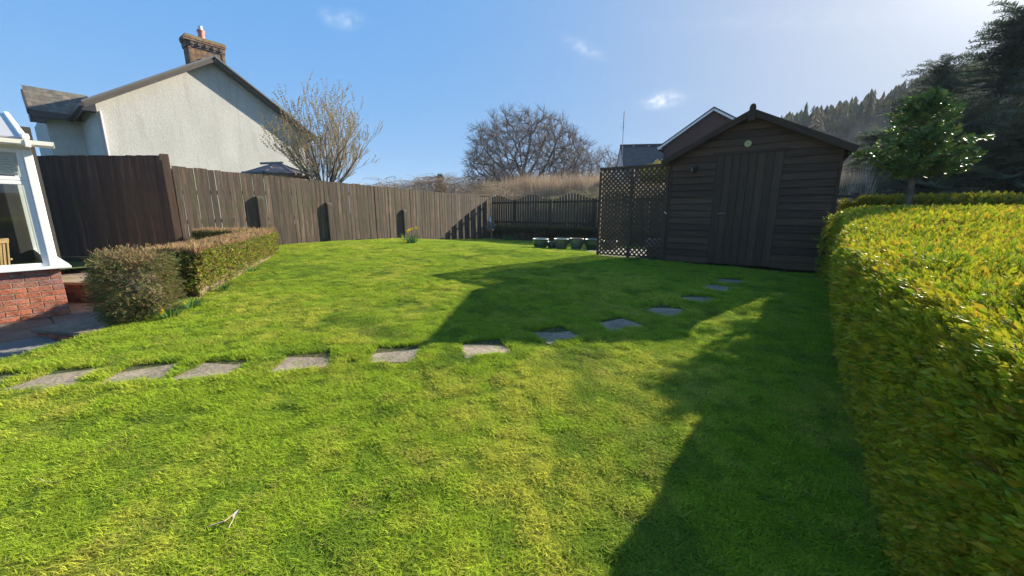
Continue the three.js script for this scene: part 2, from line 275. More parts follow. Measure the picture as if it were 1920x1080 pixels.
// ---------------------------------------------------------------- stepping stones
{
  const where = ['cut off by the left edge of the picture', 'second from the left, nearly buried in grass', 'third from the left end of the row', 'fourth from the left end of the row', 'fifth from the left, wholly in sun', 'sixth from the left, wholly in sun', 'at the tip of the shed shadow', 'just right of the shed shadow tip', 'in shade, sixth from the shed door', 'in shade, fifth from the shed door', 'in shade, fourth from the shed door', 'in shade, third from the shed door', 'in shade, nearest to the shed door'];
  where[8] = 'in shade, fifth from the shed door'; where[9] = 'in shade, fourth from the shed door'; where[10] = 'in shade, third from the shed door'; where[11] = 'in shade, second from the shed door';
  seed(5);
  stoneInfo.forEach((s, i) => {
    const g = rbx(SW * rr(0.96, 1.05), 0.05, SD * rr(0.95, 1.06), 0.009), p = g.attributes.position;
    for (let k = 0; k < p.count; k++) { const x = p.getX(k), z = p.getZ(k); p.setY(k, p.getY(k) + 0.006 * (fbm(x * 9 + i * 3 + 40, z * 9 + 40, 8, 3) - 0.5)); p.setX(k, x + 0.016 * (fbm(z * 12 + 50, i * 7.3 + (x > 0 ? 3 : 9), 7, 2) - 0.5)); }
    g.computeVertexNormals();
    const m = part(scene, numbered('stepping_stone'), g, M.stone[i % 3], [s.e, land(s.e, s.d) - 0.020, -s.d], [0.012 * (i % 3 - 1), s.a, 0.01 * (i % 2)]);
    tag(m, `square grey stepping stone in the lawn, ${where[i]}`, 'paving stone', 'stepping stones across the lawn');
  });
}

// ---------------------------------------------------------------- shed
const SH = { x0: -1.98, x1: 0.55, z: -7.9, y0: 0.40, eave: 2.33, apex: 2.98, len: 2.5 };
{
  const t = thing('garden_shed', 'dark brown timber shed with a pitched roof at the end of the lawn', 'shed', [(SH.x0 + SH.x1) / 2, SH.y0, SH.z]);
  const w = SH.x1 - SH.x0, hw = w / 2, H = SH.eave - SH.y0, A = SH.apex - SH.y0, L = SH.len, slope = Math.atan2(A - H, hw), dx0 = -1.19 - t.position.x, dx1 = -0.205 - t.position.x, doorTop = 1.955;
  // inner lining just behind the boards
  part(t, 'wall', prism([[-hw + 0.03, 0], [hw - 0.03, 0], [hw - 0.03, H - 0.02], [0, A - 0.03], [-hw + 0.03, H - 0.02]], L - 0.06), M.shedTrim, [0, 0, -L + 0.01]);
  seed(31);
  const bh = 0.1225, roofY = (x) => A - Math.abs(x) * Math.tan(slope);
  let k = 0;
  const board = (xa, xb, y, z = 0) => {
    if (xb - xa < 0.05) return;
    const h = bh - 0.007, g = bx(xb - xa, h, 0.019); // lap: the lower edge stands proud
    const p = g.attributes.position; for (let i = 0; i < p.count; i++) if (p.getZ(i) > 0) p.setZ(i, p.getZ(i) + (p.getY(i) < 0 ? 0.010 : -0.004));
    g.computeVertexNormals();
    part(t, 'board', g, M.shed[(k++ * 7 + (rnd() * 3 | 0)) % 3], [(xa + xb) / 2, y + bh / 2, z + 0.006]);
  };
  for (let y = 0; y < A - 0.05; y += bh) {
    const top = y + bh;
    if (top <= doorTop + 0.03) { board(-hw + 0.045, dx0 - 0.002, y); board(dx1 + 0.002, hw - 0.045, y); }
    else { // gable boards, cut to the slope
      const xl = top > H ? Math.min(hw - 0.045, (A - y) / Math.tan(slope)) : hw - 0.045, xt = top > H ? Math.max(0.01, Math.min(hw - 0.045, (A - top) / Math.tan(slope))) : hw - 0.045;
      const g = prism([[-xl, 0], [xl, 0], [xt, bh - 0.007], [-xt, bh - 0.007]], 0.019);
      const p = g.attributes.position; for (let i = 0; i < p.count; i++) if (p.getZ(i) > 0.01 && p.getY(i) < 0.02) p.setZ(i, p.getZ(i) + 0.010);
      g.computeVertexNormals(); part(t, 'board', g, M.shed[k++ % 3], [0, y, -0.004]);
    }
  }
  // side walls
  for (const s of [-1, 1]) for (let y = 0; y < H - 0.08; y += bh) part(t, 'board', bx(0.02, bh - 0.008, L - 0.05, 'z'), M.shed[(k++) % 3], [s * (hw - 0.014), y + bh / 2, -L / 2 + 0.01]);
  for (const s of [-1, 1]) part(t, 'corner_trim', bx(0.045, H - 0.02, 0.045, 'y'), M.shedTrim, [s * (hw - 0.0225), H / 2 - 0.01, 0.008]);
  part(t, 'door_lintel', bx(dx1 - dx0 + 0.16, 0.05, 0.03), M.shedTrim, [(dx0 + dx1) / 2, doorTop + 0.012, 0.022]);
  // roof
  const rl = (hw + 0.13) / Math.cos(slope), RL = L + 0.22;
  for (const s of [-1, 1]) {
    const a = s * -slope, cx = s * (hw + 0.13) / 2, cy = A - (hw + 0.13) / 2 * Math.tan(slope) + 0.03;
    part(t, 'roof', bx(rl, 0.028, RL, 'z'), M.felt, [cx, cy, -L / 2 + 0.02], [0, 0, a]);
    part(t, 'barge_board', bx(rl, 0.10, 0.022), M.shedTrim, [cx, cy - 0.028, -L / 2 + 0.02 + RL / 2 + 0.013], [0, 0, a]);
  }
  const fin = new THREE.Shape([[-0.045, -0.16], [0.045, -0.16], [0.045, 0.05], [0.03, 0.09], [0, 0.105], [-0.03, 0.09], [-0.045, 0.05]].map(([x, y]) => new THREE.Vector2(x, y)));
  part(t, 'finial', grainUV(new THREE.ExtrudeGeometry(fin, { depth: 0.024, bevelSize: 0.003, bevelThickness: 0.003, bevelSegments: 1 }), 'y'), M.shedTrim, [0, A + 0.02, -L / 2 + 0.02 + RL / 2 + 0.026]);
  // door
  const door = new THREE.Group(); door.name = 'door'; door.position.set((dx0 + dx1) / 2, 0, 0.012); t.add(door);
  const n = 8, dw = dx1 - dx0, pw = dw / n;
  for (let i = 0; i < n; i++) { const g = rbx(pw - (i === 4 ? 0.009 : 0.004), doorTop - 0.02, 0.022, 0.003, 'y'); part(door, 'plank', g, M.shedDoor[(i * 2 + (rnd() * 2 | 0)) % 3], [-dw / 2 + pw * (i + 0.5), doorTop / 2 + 0.005, 0.002 * (rnd() - 0.5)]); }
  part(door, 'latch', mergeGeometries([bx(0.13, 0.022, 0.01), bx(0.02, 0.04, 0.03)].map((g, i) => g.translate(i ? -0.01 : 0, 0, i ? 0.012 : 0))), std(col(0.16, 0.15, 0.14), { roughness: 0.6 }), [-dw / 2 + 0.16, 0.93, 0.018]);
  part(t, 'bearer', mergeGeometries([-0.95, -0.1, 0.75].map((x) => bx(0.09, 0.07, L - 0.1, 'z').translate(x, -0.04, -L / 2))), M.post);
  part(t, 'base_slab', bx(w - 0.02, 0.05, L, 'x'), M.slab, [0, -0.098, -L / 2 + 0.02]);

  const disc = thing('wall_disc', 'round cream thermometer disc fixed above the shed door', 'thermometer', [-0.74, 2.50, SH.z + 0.028]);
  part(disc, 'rim', new THREE.LatheGeometry([[0, 0], [0.052, 0], [0.056, 0.008], [0.05, 0.016], [0.044, 0.012]].map(([x, y]) => new THREE.Vector2(x, y)), 28), std(col(0.48, 0.42, 0.20), { roughness: 0.6 }), [0, 0, 0], [Math.PI / 2, 0, 0]);
  part(disc, 'face', new THREE.CylinderGeometry(0.045, 0.045, 0.010, 28), std(col(0.52, 0.44, 0.20), { roughness: 0.6 }), [0, 0, 0.006], [Math.PI / 2, 0, 0]);
  part(disc, 'hub', new THREE.CylinderGeometry(0.014, 0.016, 0.008, 16), std(col(0.35, 0.31, 0.16), { roughness: 0.6 }), [0, 0, 0.014], [Math.PI / 2, 0, 0]);
  const lamp = thing('security_light', 'small black security light on the shed wall left of the door', 'outdoor light', [-1.52, 2.13, SH.z + 0.02]);
  part(lamp, 'bracket', bx(0.03, 0.05, 0.07), M.steel, [-0.05, 0, 0.04]);
  part(lamp, 'housing', rbx(0.10, 0.085, 0.07, 0.012), M.black, [0, 0, 0.10], [0.5, 0.3, 0]);
  part(lamp, 'sensor', new THREE.SphereGeometry(0.024, 14, 10), M.black, [-0.01, -0.065, 0.10]);
}

// ---------------------------------------------------------------- lattice screen beside the shed
{
  const x0 = -3.40, x1 = -1.995, y0 = 0.40, y1 = 2.22, z = -7.93, mid = -2.72;
  const t = thing('lattice_screen', 'dark brown diagonal lattice screen joined to the left of the shed', 'trellis', [0, 0, 0]);
  seed(41);
  for (const [x, w] of [[x0, 0.055], [mid, 0.06], [x1 - 0.025, 0.05]]) part(t, 'post', bx(w, y1 - y0 + 0.02, 0.05, 'y'), M.lattice, [x, (y0 + y1) / 2 - 0.02, z]);
  part(t, 'rail', bx(x1 - x0 + 0.05, 0.06, 0.056), M.lattice, [(x0 + x1) / 2, y1 + 0.03, z + 0.001]);
  for (const [a, b] of [[x0 + 0.028, mid - 0.03], [mid + 0.03, x1 - 0.05]]) {
    const xa = a, xb = b, ya = y0 + 0.03, yb = y1, step = 0.098;
    for (const s of [1, -1]) for (let c = -3; c < 4; c += step) { // line: y = ya + s (x - xa) + c'
      const off = s > 0 ? c : c + 0.7, yAt = (x) => ya + off + s * (x - xa);
      let p = [[xa, yAt(xa)], [xb, yAt(xb)]];
      const xY = (y) => xa + (y - ya - off) / s;
      let lo = xa, hi = xb; const q1 = xY(ya), q2 = xY(yb); lo = Math.max(lo, Math.min(q1, q2)); hi = Math.min(hi, Math.max(q1, q2));
      if (hi - lo < 0.03) continue;
      const len = (hi - lo) * Math.SQRT2, cx = (lo + hi) / 2;
      part(t, 'lath', bx(len, 0.033, 0.007), M.lattice, [cx, yAt(cx), z + s * 0.0045], [0, 0, s * Math.PI / 4]);
    }
  }
  const clip = thing('plant_clip', 'small orange and white clip on the shed end of the lattice', 'clip', [-2.01, 1.33, z + 0.035]);
  part(clip, 'jaw', rbx(0.07, 0.016, 0.014, 0.004), std(col(0.75, 0.70, 0.66), { roughness: 0.4 }), [0, 0.008, 0], [0, 0, -0.7]);
  part(clip, 'spring', rbx(0.035, 0.014, 0.016, 0.004), std(col(0.62, 0.17, 0.07), { roughness: 0.5 }), [0.03, -0.028, 0.001], [0, 0, -0.6]);
}

// ---------------------------------------------------------------- left fence: upright boards with narrow gaps
{
  const t = thing('board_fence', 'long sunlit brown fence of upright boards along the left of the lawn', 'fence', [-10.6, 0, 0]);
  seed(51);
  const topY = (d) => lerp(2.306, 1.985, (d - 2.4) / 10.5), geos = [0.110, 0.115, 0.119].flatMap((w) => [0, 1].map(() => bx(0.02, 1, w, 'y'))).map((g) => { const uv = g.attributes.uv; for (let i = 0; i < uv.count; i++) uv.setX(i, uv.getX(i) * 1.75); return g; });
  let i = 0;
  for (let d = 2.49; d < 12.86; d += 0.1235) {
    const top = topY(d) + rr(-0.014, 0.010), bot = ground(-10.6, d) + rr(-0.02, 0.035);
    const m = part(t, 'board', geos[rnd() * 6 | 0], M.fence[rnd() * 5 | 0], [rr(-0.004, 0.005), (top + bot) / 2, -d + rr(-0.004, 0.004)], [rr(-0.006, 0.006), rr(-0.03, 0.03), 0]); m.scale.y = top - bot; i++;
  }
  for (const dy of [-0.22, -0.85, -1.5]) { const len = 10.5, g = bx(0.045, 0.09, len, 'z'); part(t, 'rail', g, M.post, [-0.04, (topY(2.4) + topY(12.9)) / 2 + dy, -7.65], [Math.atan2(topY(2.4) - topY(12.9), 10.5) * 1, 0, 0]); }
  for (let d = 2.45; d < 13; d += 2.1) part(t, 'post', bx(0.1, 1.9, 0.1, 'y'), M.post, [-0.115, topY(d) - 1.0, -d]);
}

// ---------------------------------------------------------------- dark fence by the terrace
{
  const P0 = [-10.58, 2.36], P1 = [-14.4, -0.85], L = Math.hypot(P1[0] - P0[0], P1[1] - P0[1]), a = Math.atan2(-(P1[1] - P0[1]), P1[0] - P0[0]);
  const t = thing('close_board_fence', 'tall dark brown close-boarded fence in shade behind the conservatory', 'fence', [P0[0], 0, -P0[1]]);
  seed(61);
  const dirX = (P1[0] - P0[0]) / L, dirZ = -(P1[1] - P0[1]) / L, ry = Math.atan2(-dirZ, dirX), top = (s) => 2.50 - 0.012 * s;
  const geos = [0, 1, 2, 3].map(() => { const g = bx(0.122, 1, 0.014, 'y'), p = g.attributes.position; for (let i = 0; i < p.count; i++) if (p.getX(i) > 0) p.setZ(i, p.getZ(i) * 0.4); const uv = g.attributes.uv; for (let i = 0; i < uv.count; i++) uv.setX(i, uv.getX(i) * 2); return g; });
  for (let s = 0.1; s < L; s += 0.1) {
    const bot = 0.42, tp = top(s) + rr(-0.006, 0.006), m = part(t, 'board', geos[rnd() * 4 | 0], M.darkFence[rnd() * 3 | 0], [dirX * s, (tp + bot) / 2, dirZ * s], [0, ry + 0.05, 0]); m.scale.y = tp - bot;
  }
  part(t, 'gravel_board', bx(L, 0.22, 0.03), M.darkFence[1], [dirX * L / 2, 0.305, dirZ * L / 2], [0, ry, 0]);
  const p = part(t, 'post', bx(0.12, 2.3, 0.12, 'y'), M.darkFence[0], [0.02, 1.37, 0.02], [0, 0, 0]); p.userData.label = 'corner post with a pale cut end';
  part(p, 'cut_end', bx(0.121, 0.12, 0.004), M.cutEnd, [0, 1.085, 0.063]);
}

// ---------------------------------------------------------------- rear picket fence with a waved top
{
  const t = thing('picket_fence', 'shaded picket fence with a waved top at the far end of the lawn', 'fence', [0, 0, -12.95]);
  seed(71);
  const geos = [0.085, 0.09, 0.095].map((w) => { const g = bx(w, 1, 0.018, 'y'), uv = g.attributes.uv; for (let i = 0; i < uv.count; i++) uv.setX(i, uv.getX(i) * 1.8); return g; });
  for (let x = -10.46; x < -0.3; x += 0.122) {
    const k = x + 10.6, wave = 0.095 * Math.cos((k - 0.42) / 1.76 * 2 * Math.PI), top = 1.94 + wave + rr(-0.008, 0.008), bot = 0.3 + rr(-0.03, 0.03), m = part(t, 'picket', geos[rnd() * 3 | 0], M.picket[rnd() * 3 | 0], [x, (top + bot) / 2, rr(-0.002, 0.003)], [0, rr(-0.02, 0.02), rr(-0.006, 0.006)]); m.scale.y = top - bot;
  }
  for (let k = 0; k < 7; k++) {
    const xa = -10.6 + 1.3 + (k - 1) * 1.76, xb = xa + 1.76; if (xb < -10.5) continue;
    const l = Math.max(xa, -10.55), w = xb - l - 0.1;
    for (const y of [1.74, 0.95, 0.48]) part(t, 'rail', bx(w, 0.075, 0.032), M.post, [(l + xb) / 2, y, 0.028]);
    part(t, 'post', bx(0.10, 1.75, 0.09, 'y'), M.post, [xb, 0.95, 0.03]);
  }
}

// ---------------------------------------------------------------- three stout round-topped posts in front of the left fence
{
  const shape = (h) => { const s = new THREE.Shape(), w = 0.072; s.moveTo(-w, 0); s.lineTo(w, 0); s.lineTo(w, h - 0.09); s.quadraticCurveTo(w, h, 0, h + 0.005); s.quadraticCurveTo(-w, h, -w, h - 0.09); return grainUV(new THREE.ExtrudeGeometry(s, { depth: 0.13, bevelSize: 0.01, bevelThickness: 0.01, bevelSegments: 2, curveSegments: 8 }), 'y', rnd() * 5, rnd() * 5); };
  const places = [[4.06, 1.73, 'nearest to the box hedge'], [5.79, 1.61, 'the middle one of three'], [8.39, 1.43, 'farthest one, behind the daffodils']];
  for (const [d, top, where] of places) { const b = ground(-10.4, d) - 0.03, m = part(scene, numbered('wooden_post'), shape(top - b), M.post, [-10.585, b, -d]); tag(m, `stout round-topped timber post before the left fence, ${where}`, 'post', 'posts before the left fence'); }
}

// ---------------------------------------------------------------- paving, terrace and step on the left
{
  seed(81);
  // lower patio beside the conservatory: flags laid on a sheet
  const base = new GB(); base.quad([-16, -0.125, 5, 0, 0], [-4.0, -0.125, 5, 12, 0], [-4.0, -0.125, -4.0, 12, 9], [-16, -0.125, -4.0, 0, 9]);
  const patio = struct('patio', base.geo(), M.mortar);
  const flags = [0, 1, 2].map(() => rbx(0.588, 0.04, 0.588, 0.008));
  for (let i = 0; i < 7; i++) for (let j = 0; j < 8; j++) { const x = -8.0 + i * 0.6, d = -3.0 + j * 0.6; if (x > edge(d) + 0.6) continue; part(patio, 'flagstone', flags[(i * 3 + j) % 3], M.paving[(i * 5 + j * 2) % 3], [x, -0.118 + rr(-0.003, 0.003), -d], [0, (i + j) % 2 * Math.PI / 2, 0]); }
}
const TW0 = [-10.2, 0.22], TW1 = [-7.1, 2.02];
{
  // raised terrace: brick retaining wall with pale coping flags
  const L = Math.hypot(TW1[0] - TW0[0], TW1[1] - TW0[1]), ux = (TW1[0] - TW0[0]) / L, ud = (TW1[1] - TW0[1]) / L, ry = Math.atan2(ud, ux);
  const t = thing('retaining_wall', 'low red brick retaining wall in shade below the paved terrace', 'wall', [TW0[0], -0.12, -TW0[1]], ry);
  seed(82);
  part(t, 'mortar_core', bx(L, 0.30, 0.09), M.oldMortar, [L / 2, 0.15, -0.05]);
  const bg = [0, 1, 2].map(() => bx(0.215, 0.064, 0.10));
  for (let c = 0; c < 4; c++) for (let s = (c % 2) * 0.112; s < L - 0.1; s += 0.225) part(t, 'brick', bg[rnd() * 3 | 0], M.oldBrick[rnd() * 3 | 0], [s + 0.11, 0.037 + c * 0.075, -0.046 + rr(0, 0.004)]);
  const cop = [0, 1].map(() => rbx(0.596, 0.045, 0.62, 0.008));
  for (let s = 0; s < L; s += 0.605) part(t, 'coping_flag', cop[rnd() * 2 | 0], M.stone[rnd() * 3 | 0], [s + 0.3, 0.323 + rr(-0.002, 0.002), -0.27]);
  // terrace bed behind the wall
  const g = new GB(), y = 0.215, A = [-10.15, y, -0.5, 0, 0], B = [-7.1, y, -2.2, 3, 0], C = [-8.9, y, -3.3, 4, 2], D = [-10.5, y, -3.3, 1, 3], E = [-14.5, y, 0.9, -3, 2], F = [-13.0, y, 1.3, -3, 0];
  g.tri(A, B, C); g.tri(A, C, D); g.tri(A, D, E); g.tri(A, E, F);
  struct('terrace', g.geo(), M.paving[0]);
  const st = thing('paving_step', 'broad low paved step at the foot of the straggly bush', 'step', [-6.55, -0.1, -0.62], 0.42);
  part(st, 'riser', bx(1.15, 0.08, 0.58), M.brick[2], [0, 0.04, 0]);
  part(st, 'tread', rbx(1.22, 0.045, 0.64, 0.01), M.paving[2], [0, 0.103, 0]);
  const mat_ = thing('ridged_mat', 'dark ridged mat lying on the patio between conservatory and lawn', 'doormat', [-6.42, -0.094, 0.12], 0.12);
  part(mat_, 'backing', rbx(0.9, 0.012, 0.75, 0.005), std(col(0.06, 0.06, 0.062), { roughness: 0.9 }), [0, 0.006, 0]);
  for (let i = 0; i < 16; i++) part(mat_, 'ridge', rbx(0.028, 0.014, 0.73, 0.006, 'z'), std(col(0.17, 0.165, 0.16), { roughness: 0.85 }), [-0.42 + i * 0.056, 0.018, 0]);
}

// ---------------------------------------------------------------- conservatory
{
  const X = -8.28, D1 = 0.49, y0 = -0.1;
  const t = thing('conservatory', 'white framed conservatory on a red brick base at the left edge', 'conservatory', [X, y0, -D1]);
  seed(91);
  const len = 2.9, wide = 2.6, H = 0.675; // local: +z runs back towards the viewer, -x runs into the house
  const wall = new THREE.Group(); wall.name = 'brick_wall'; t.add(wall);
  part(wall, 'mortar_core', mergeGeometries([bx(0.09, H - 0.004, len - 0.02).translate(-0.0482, H / 2, len / 2), bx(wide - 0.1, H - 0.004, 0.09).translate(-wide / 2 - 0.05, H / 2 - 0.001, 0.054)]), M.mortar);
  const bs = [0, 1, 2, 3].map(() => grainUV(new RoundedBoxGeometry(0.102, 0.065, 0.215, 1, 0.004), 'z', rnd(), rnd())), bh = grainUV(new RoundedBoxGeometry(0.102, 0.065, 0.1025, 1, 0.004), 'z');
  for (let c = 0; c < 9; c++) {
    const y = 0.037 + c * 0.075;
    if (c % 2) part(wall, 'brick', bh, M.brick[rnd() * 6 | 0], [-0.051, y, 0.0515]);
    for (let z = c % 2 ? 0.1125 : 0; z < len - 0.2; z += 0.225) part(wall, 'brick', bs[rnd() * 4 | 0], M.brick[rnd() * 6 | 0], [-0.051 + rr(-0.001, 0.001), y, z + 0.1075]);
    if (c % 2) part(wall, 'brick', bh, M.brick[rnd() * 6 | 0], [-0.166, y, 0.0505]);
    for (let x = c % 2 ? 0.2265 : 0.1125; x < wide - 0.1; x += 0.225) part(wall, 'brick', bs[rnd() * 4 | 0], M.brick[rnd() * 6 | 0], [-x - 0.1075, y, 0.0505], [0, Math.PI / 2, 0]);
  }
  part(t, 'sill', mergeGeometries([rbx(0.26, 0.035, len + 0.09, 0.006, 'z').translate(-0.06, H + 0.018, len / 2 - 0.06), rbx(wide, 0.035, 0.2, 0.006).translate(-wide / 2 - 0.2, H + 0.0175, -0.01)]), M.upvc);
  // frames: front run (x = 0) and the end run (z = 0)
  const yb = H + 0.035, yt = 2.27, tr = 1.86;
  part(t, 'corner_post', rbx(0.10, yt - yb, 0.085, 0.01, 'y'), M.upvc, [-0.05, (yb + yt) / 2, 0.0425]);
  const win = (name, z0, z1, ya, yc) => {
    const w = new THREE.Group(); w.name = name; w.position.set(-0.06, 0, 0); t.add(w);
    const fw = 0.05, L = z1 - z0, m = (z0 + z1) / 2;
    part(w, 'frame', mergeGeometries([rbx(0.07, fw, L, 0.006, 'z').translate(0, ya + fw / 2, m), rbx(0.07, fw, L, 0.006, 'z').translate(0, yc - fw / 2, m), rbx(0.068, yc - ya - fw, fw, 0.006, 'y').translate(0, (ya + yc) / 2, z0 + fw / 2), rbx(0.068, yc - ya - fw, fw, 0.006, 'y').translate(0, (ya + yc) / 2, z1 - fw / 2)]), M.upvc);
    part(w, 'pane', bx(0.004, yc - ya - 0.07, L - 0.07, 'y'), M.glass, [0.004, (ya + yc) / 2, m]);
    return w;
  };
  for (const [z0, z1] of [[0.086, 1.05], [1.052, 1.97], [1.972, 2.89]]) {
    win('window', z0, z1, yb + 0.001, tr);
    const fan = win('fanlight', z0, z1, tr + 0.002, yt - 0.001);
    part(fan, 'blind', mergeGeometries(Array.from({ length: 9 }, (_, i) => bx(0.04, 0.003, z1 - z0 - 0.14, 'z').rotateZ(0.6).translate(-0.06, tr + 0.09 + i * 0.032, (z0 + z1) / 2))), std(col(0.62, 0.64, 0.6), { roughness: 0.7 }));
  }
  part(t, 'end_panel', mergeGeometries([bx(wide - 0.13, 0.1, 0.07).translate(-wide / 2 - 0.06, yb + 0.05, 0.065), bx(wide - 0.13, 0.1, 0.07).translate(-wide / 2 - 0.06, yt - 0.05, 0.065), bx(0.08, yt - yb - 0.2, 0.068, 'y').translate(-1.3, (yb + yt) / 2, 0.065), bx(0.08, yt - yb - 0.2, 0.068, 'y').translate(-2.5, (yb + yt) / 2, 0.065)]), M.upvc);
  part(t, 'end_pane', bx(wide - 0.14, yt - yb - 0.2, 0.004), M.glass, [-wide / 2 - 0.06, (yb + yt) / 2, 0.075]);
  // eaves, gutter, roof
  part(t, 'eaves_beam', mergeGeometries([rbx(0.14, 0.10, len, 0.008, 'z').translate(-0.05, yt + 0.051, len / 2), rbx(wide, 0.10, 0.12, 0.008).translate(-wide / 2 - 0.12, yt + 0.05, 0.06)]), M.upvcCream);
  const gs = new THREE.Shape(); gs.moveTo(0, 0); gs.lineTo(0.012, 0); gs.lineTo(0.016, -0.045); gs.quadraticCurveTo(0.06, -0.075, 0.10, -0.045); gs.lineTo(0.102, 0); gs.lineTo(0.114, 0.002); gs.lineTo(0.112, -0.05); gs.quadraticCurveTo(0.06, -0.095, 0.003, -0.05);
  const gut = part(t, 'gutter', new THREE.ExtrudeGeometry(gs, { depth: len + 0.2, bevelEnabled: false }), M.upvcCream, [0.03, yt + 0.10, -0.19]);
  part(gut, 'stop_end', bx(0.112, 0.075, 0.006), M.upvcCream, [0.058, -0.035, -0.004]);
  for (const z of [0.22, 1.2]) part(gut, 'gutter_bracket', rbx(0.13, 0.09, 0.05, 0.008), M.upvcCream, [0.058, -0.045, z]);
  const rise = 0.62, run = 2.3, ang = Math.atan2(rise, run), rl = Math.hypot(rise, run);
  part(t, 'roof_panel', bx(rl, 0.02, len - 0.05, 'z'), std(col(0.42, 0.40, 0.38), { roughness: 0.35 }), [-run / 2 + 0.02, yt + 0.13 + rise / 2, len / 2 + 0.03], [0, 0, -ang]);
  for (const z of [0.04, 0.75, 1.5, 2.25]) part(t, 'glazing_bar', rbx(rl, 0.045, 0.06, 0.012), M.upvc, [-run / 2 + 0.02, yt + 0.15 + rise / 2, z], [0, 0, -ang]);
  part(t, 'finial_block', rbx(0.07, 0.07, 0.07, 0.012), M.upvc, [0.03, yt + 0.155, 0.03]);
  // the room inside
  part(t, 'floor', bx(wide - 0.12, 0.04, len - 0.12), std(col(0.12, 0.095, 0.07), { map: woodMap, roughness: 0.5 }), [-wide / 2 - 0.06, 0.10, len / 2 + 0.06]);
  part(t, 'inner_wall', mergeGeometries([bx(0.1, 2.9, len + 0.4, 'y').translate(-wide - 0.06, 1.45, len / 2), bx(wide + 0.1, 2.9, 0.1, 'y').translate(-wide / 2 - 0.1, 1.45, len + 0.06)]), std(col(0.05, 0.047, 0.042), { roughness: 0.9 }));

  // garden chair seen through the pane
  const c = thing('wooden_chair', 'pale wooden chair seen through the conservatory window', 'chair', [X - 0.72, 0.02, -D1 + 0.68], -0.5);
  const cw = wood(0.62, 0.40, 0.19, { roughness: 0.5 });
  part(c, 'seat', rbx(0.46, 0.03, 0.44, 0.01), cw, [0, 0.44, 0]);
  for (const [x, z] of [[-0.2, -0.19], [0.2, -0.19], [-0.2, 0.19], [0.2, 0.19]]) part(c, 'leg', rbx(0.035, 0.43, 0.035, 0.006, 'y'), cw, [x, 0.215, z]);
  for (const x of [-0.2, 0.2]) part(c, 'back_post', rbx(0.035, 0.5, 0.03, 0.006, 'y'), cw, [x, 0.70, -0.2], [-0.12, 0, 0]);
  for (let i = 0; i < 5; i++) part(c, 'slat', rbx(0.045, 0.4, 0.012, 0.004, 'y'), cw, [-0.13 + i * 0.065, 0.69, -0.205], [-0.12, 0, 0]);
  part(c, 'top_rail', rbx(0.46, 0.07, 0.028, 0.01), cw, [0, 0.93, -0.23], [-0.12, 0, 0]);
  for (const x of [-0.23, 0.23]) part(c, 'arm', rbx(0.05, 0.03, 0.44, 0.01, 'z'), cw, [x, 0.66, 0.0]);
  for (const x of [-0.23, 0.23]) part(c, 'arm_support', rbx(0.035, 0.21, 0.035, 0.006, 'y'), cw, [x, 0.54, 0.19]);
}

// ---------------------------------------------------------------- leaves and hedges
function leafInto(g, o, len, wid, fold = 0.3, curl = 0.15, color) { // o: Matrix4; the leaf runs along +y with its face to +z
  const v = (x, y, z) => { const p = new THREE.Vector3(x, y, z).applyMatrix4(o); return [p.x, p.y, p.z]; };
  const b = v(0, 0, 0), m = v(0, len * 0.5, -curl * len * 0.25), t = v(0, len, -curl * len), l1 = v(-wid * 0.42, len * 0.28, fold * wid * 0.4), l2 = v(-wid * 0.46, len * 0.62, fold * wid * 0.4 - curl * len * 0.3), r1 = v(wid * 0.42, len * 0.28, fold * wid * 0.4), r2 = v(wid * 0.46, len * 0.62, fold * wid * 0.4 - curl * len * 0.3);
  g.tri(b, r1, m, color); g.tri(r1, r2, m, color); g.tri(r2, t, m, color); g.tri(b, m, l1, color); g.tri(l1, m, l2, color); g.tri(l2, m, t, color);
}
const M4 = (x, y, z, rx, ry, rz) => new THREE.Matrix4().compose(new THREE.Vector3(x, y, z), new THREE.Quaternion().setFromEuler(new THREE.Euler(rx, ry, rz, 'YXZ')), new THREE.Vector3(1, 1, 1));
// a short shoot along +y with pairs of leaves
function sprigGeo(sd, pairs, step, len, wid, stem = 0.0012, droop = 0.9) {
  seed(sd); const g = new GB(), h = pairs * step;
  g.tube(new THREE.Vector3(0, -0.03, 0), new THREE.Vector3(0, h, 0), stem, stem * 0.5, 3);
  for (let i = 0; i < pairs; i++) for (const s of [0, Math.PI]) { const ry = i * 1.57 + s + rr(-0.4, 0.4), k = rr(0.75, 1.15); leafInto(g, M4(0, i * step + rr(0, step * 0.4), 0, droop * rr(0.6, 1.15), ry, rr(-0.2, 0.2)), len * k, wid * k, rr(0.1, 0.5), rr(-0.1, 0.35)); }
  leafInto(g, M4(0, h, 0, 0.2, rnd() * 6, 0), len * 0.8, wid * 0.7);
  return g.geo();
}
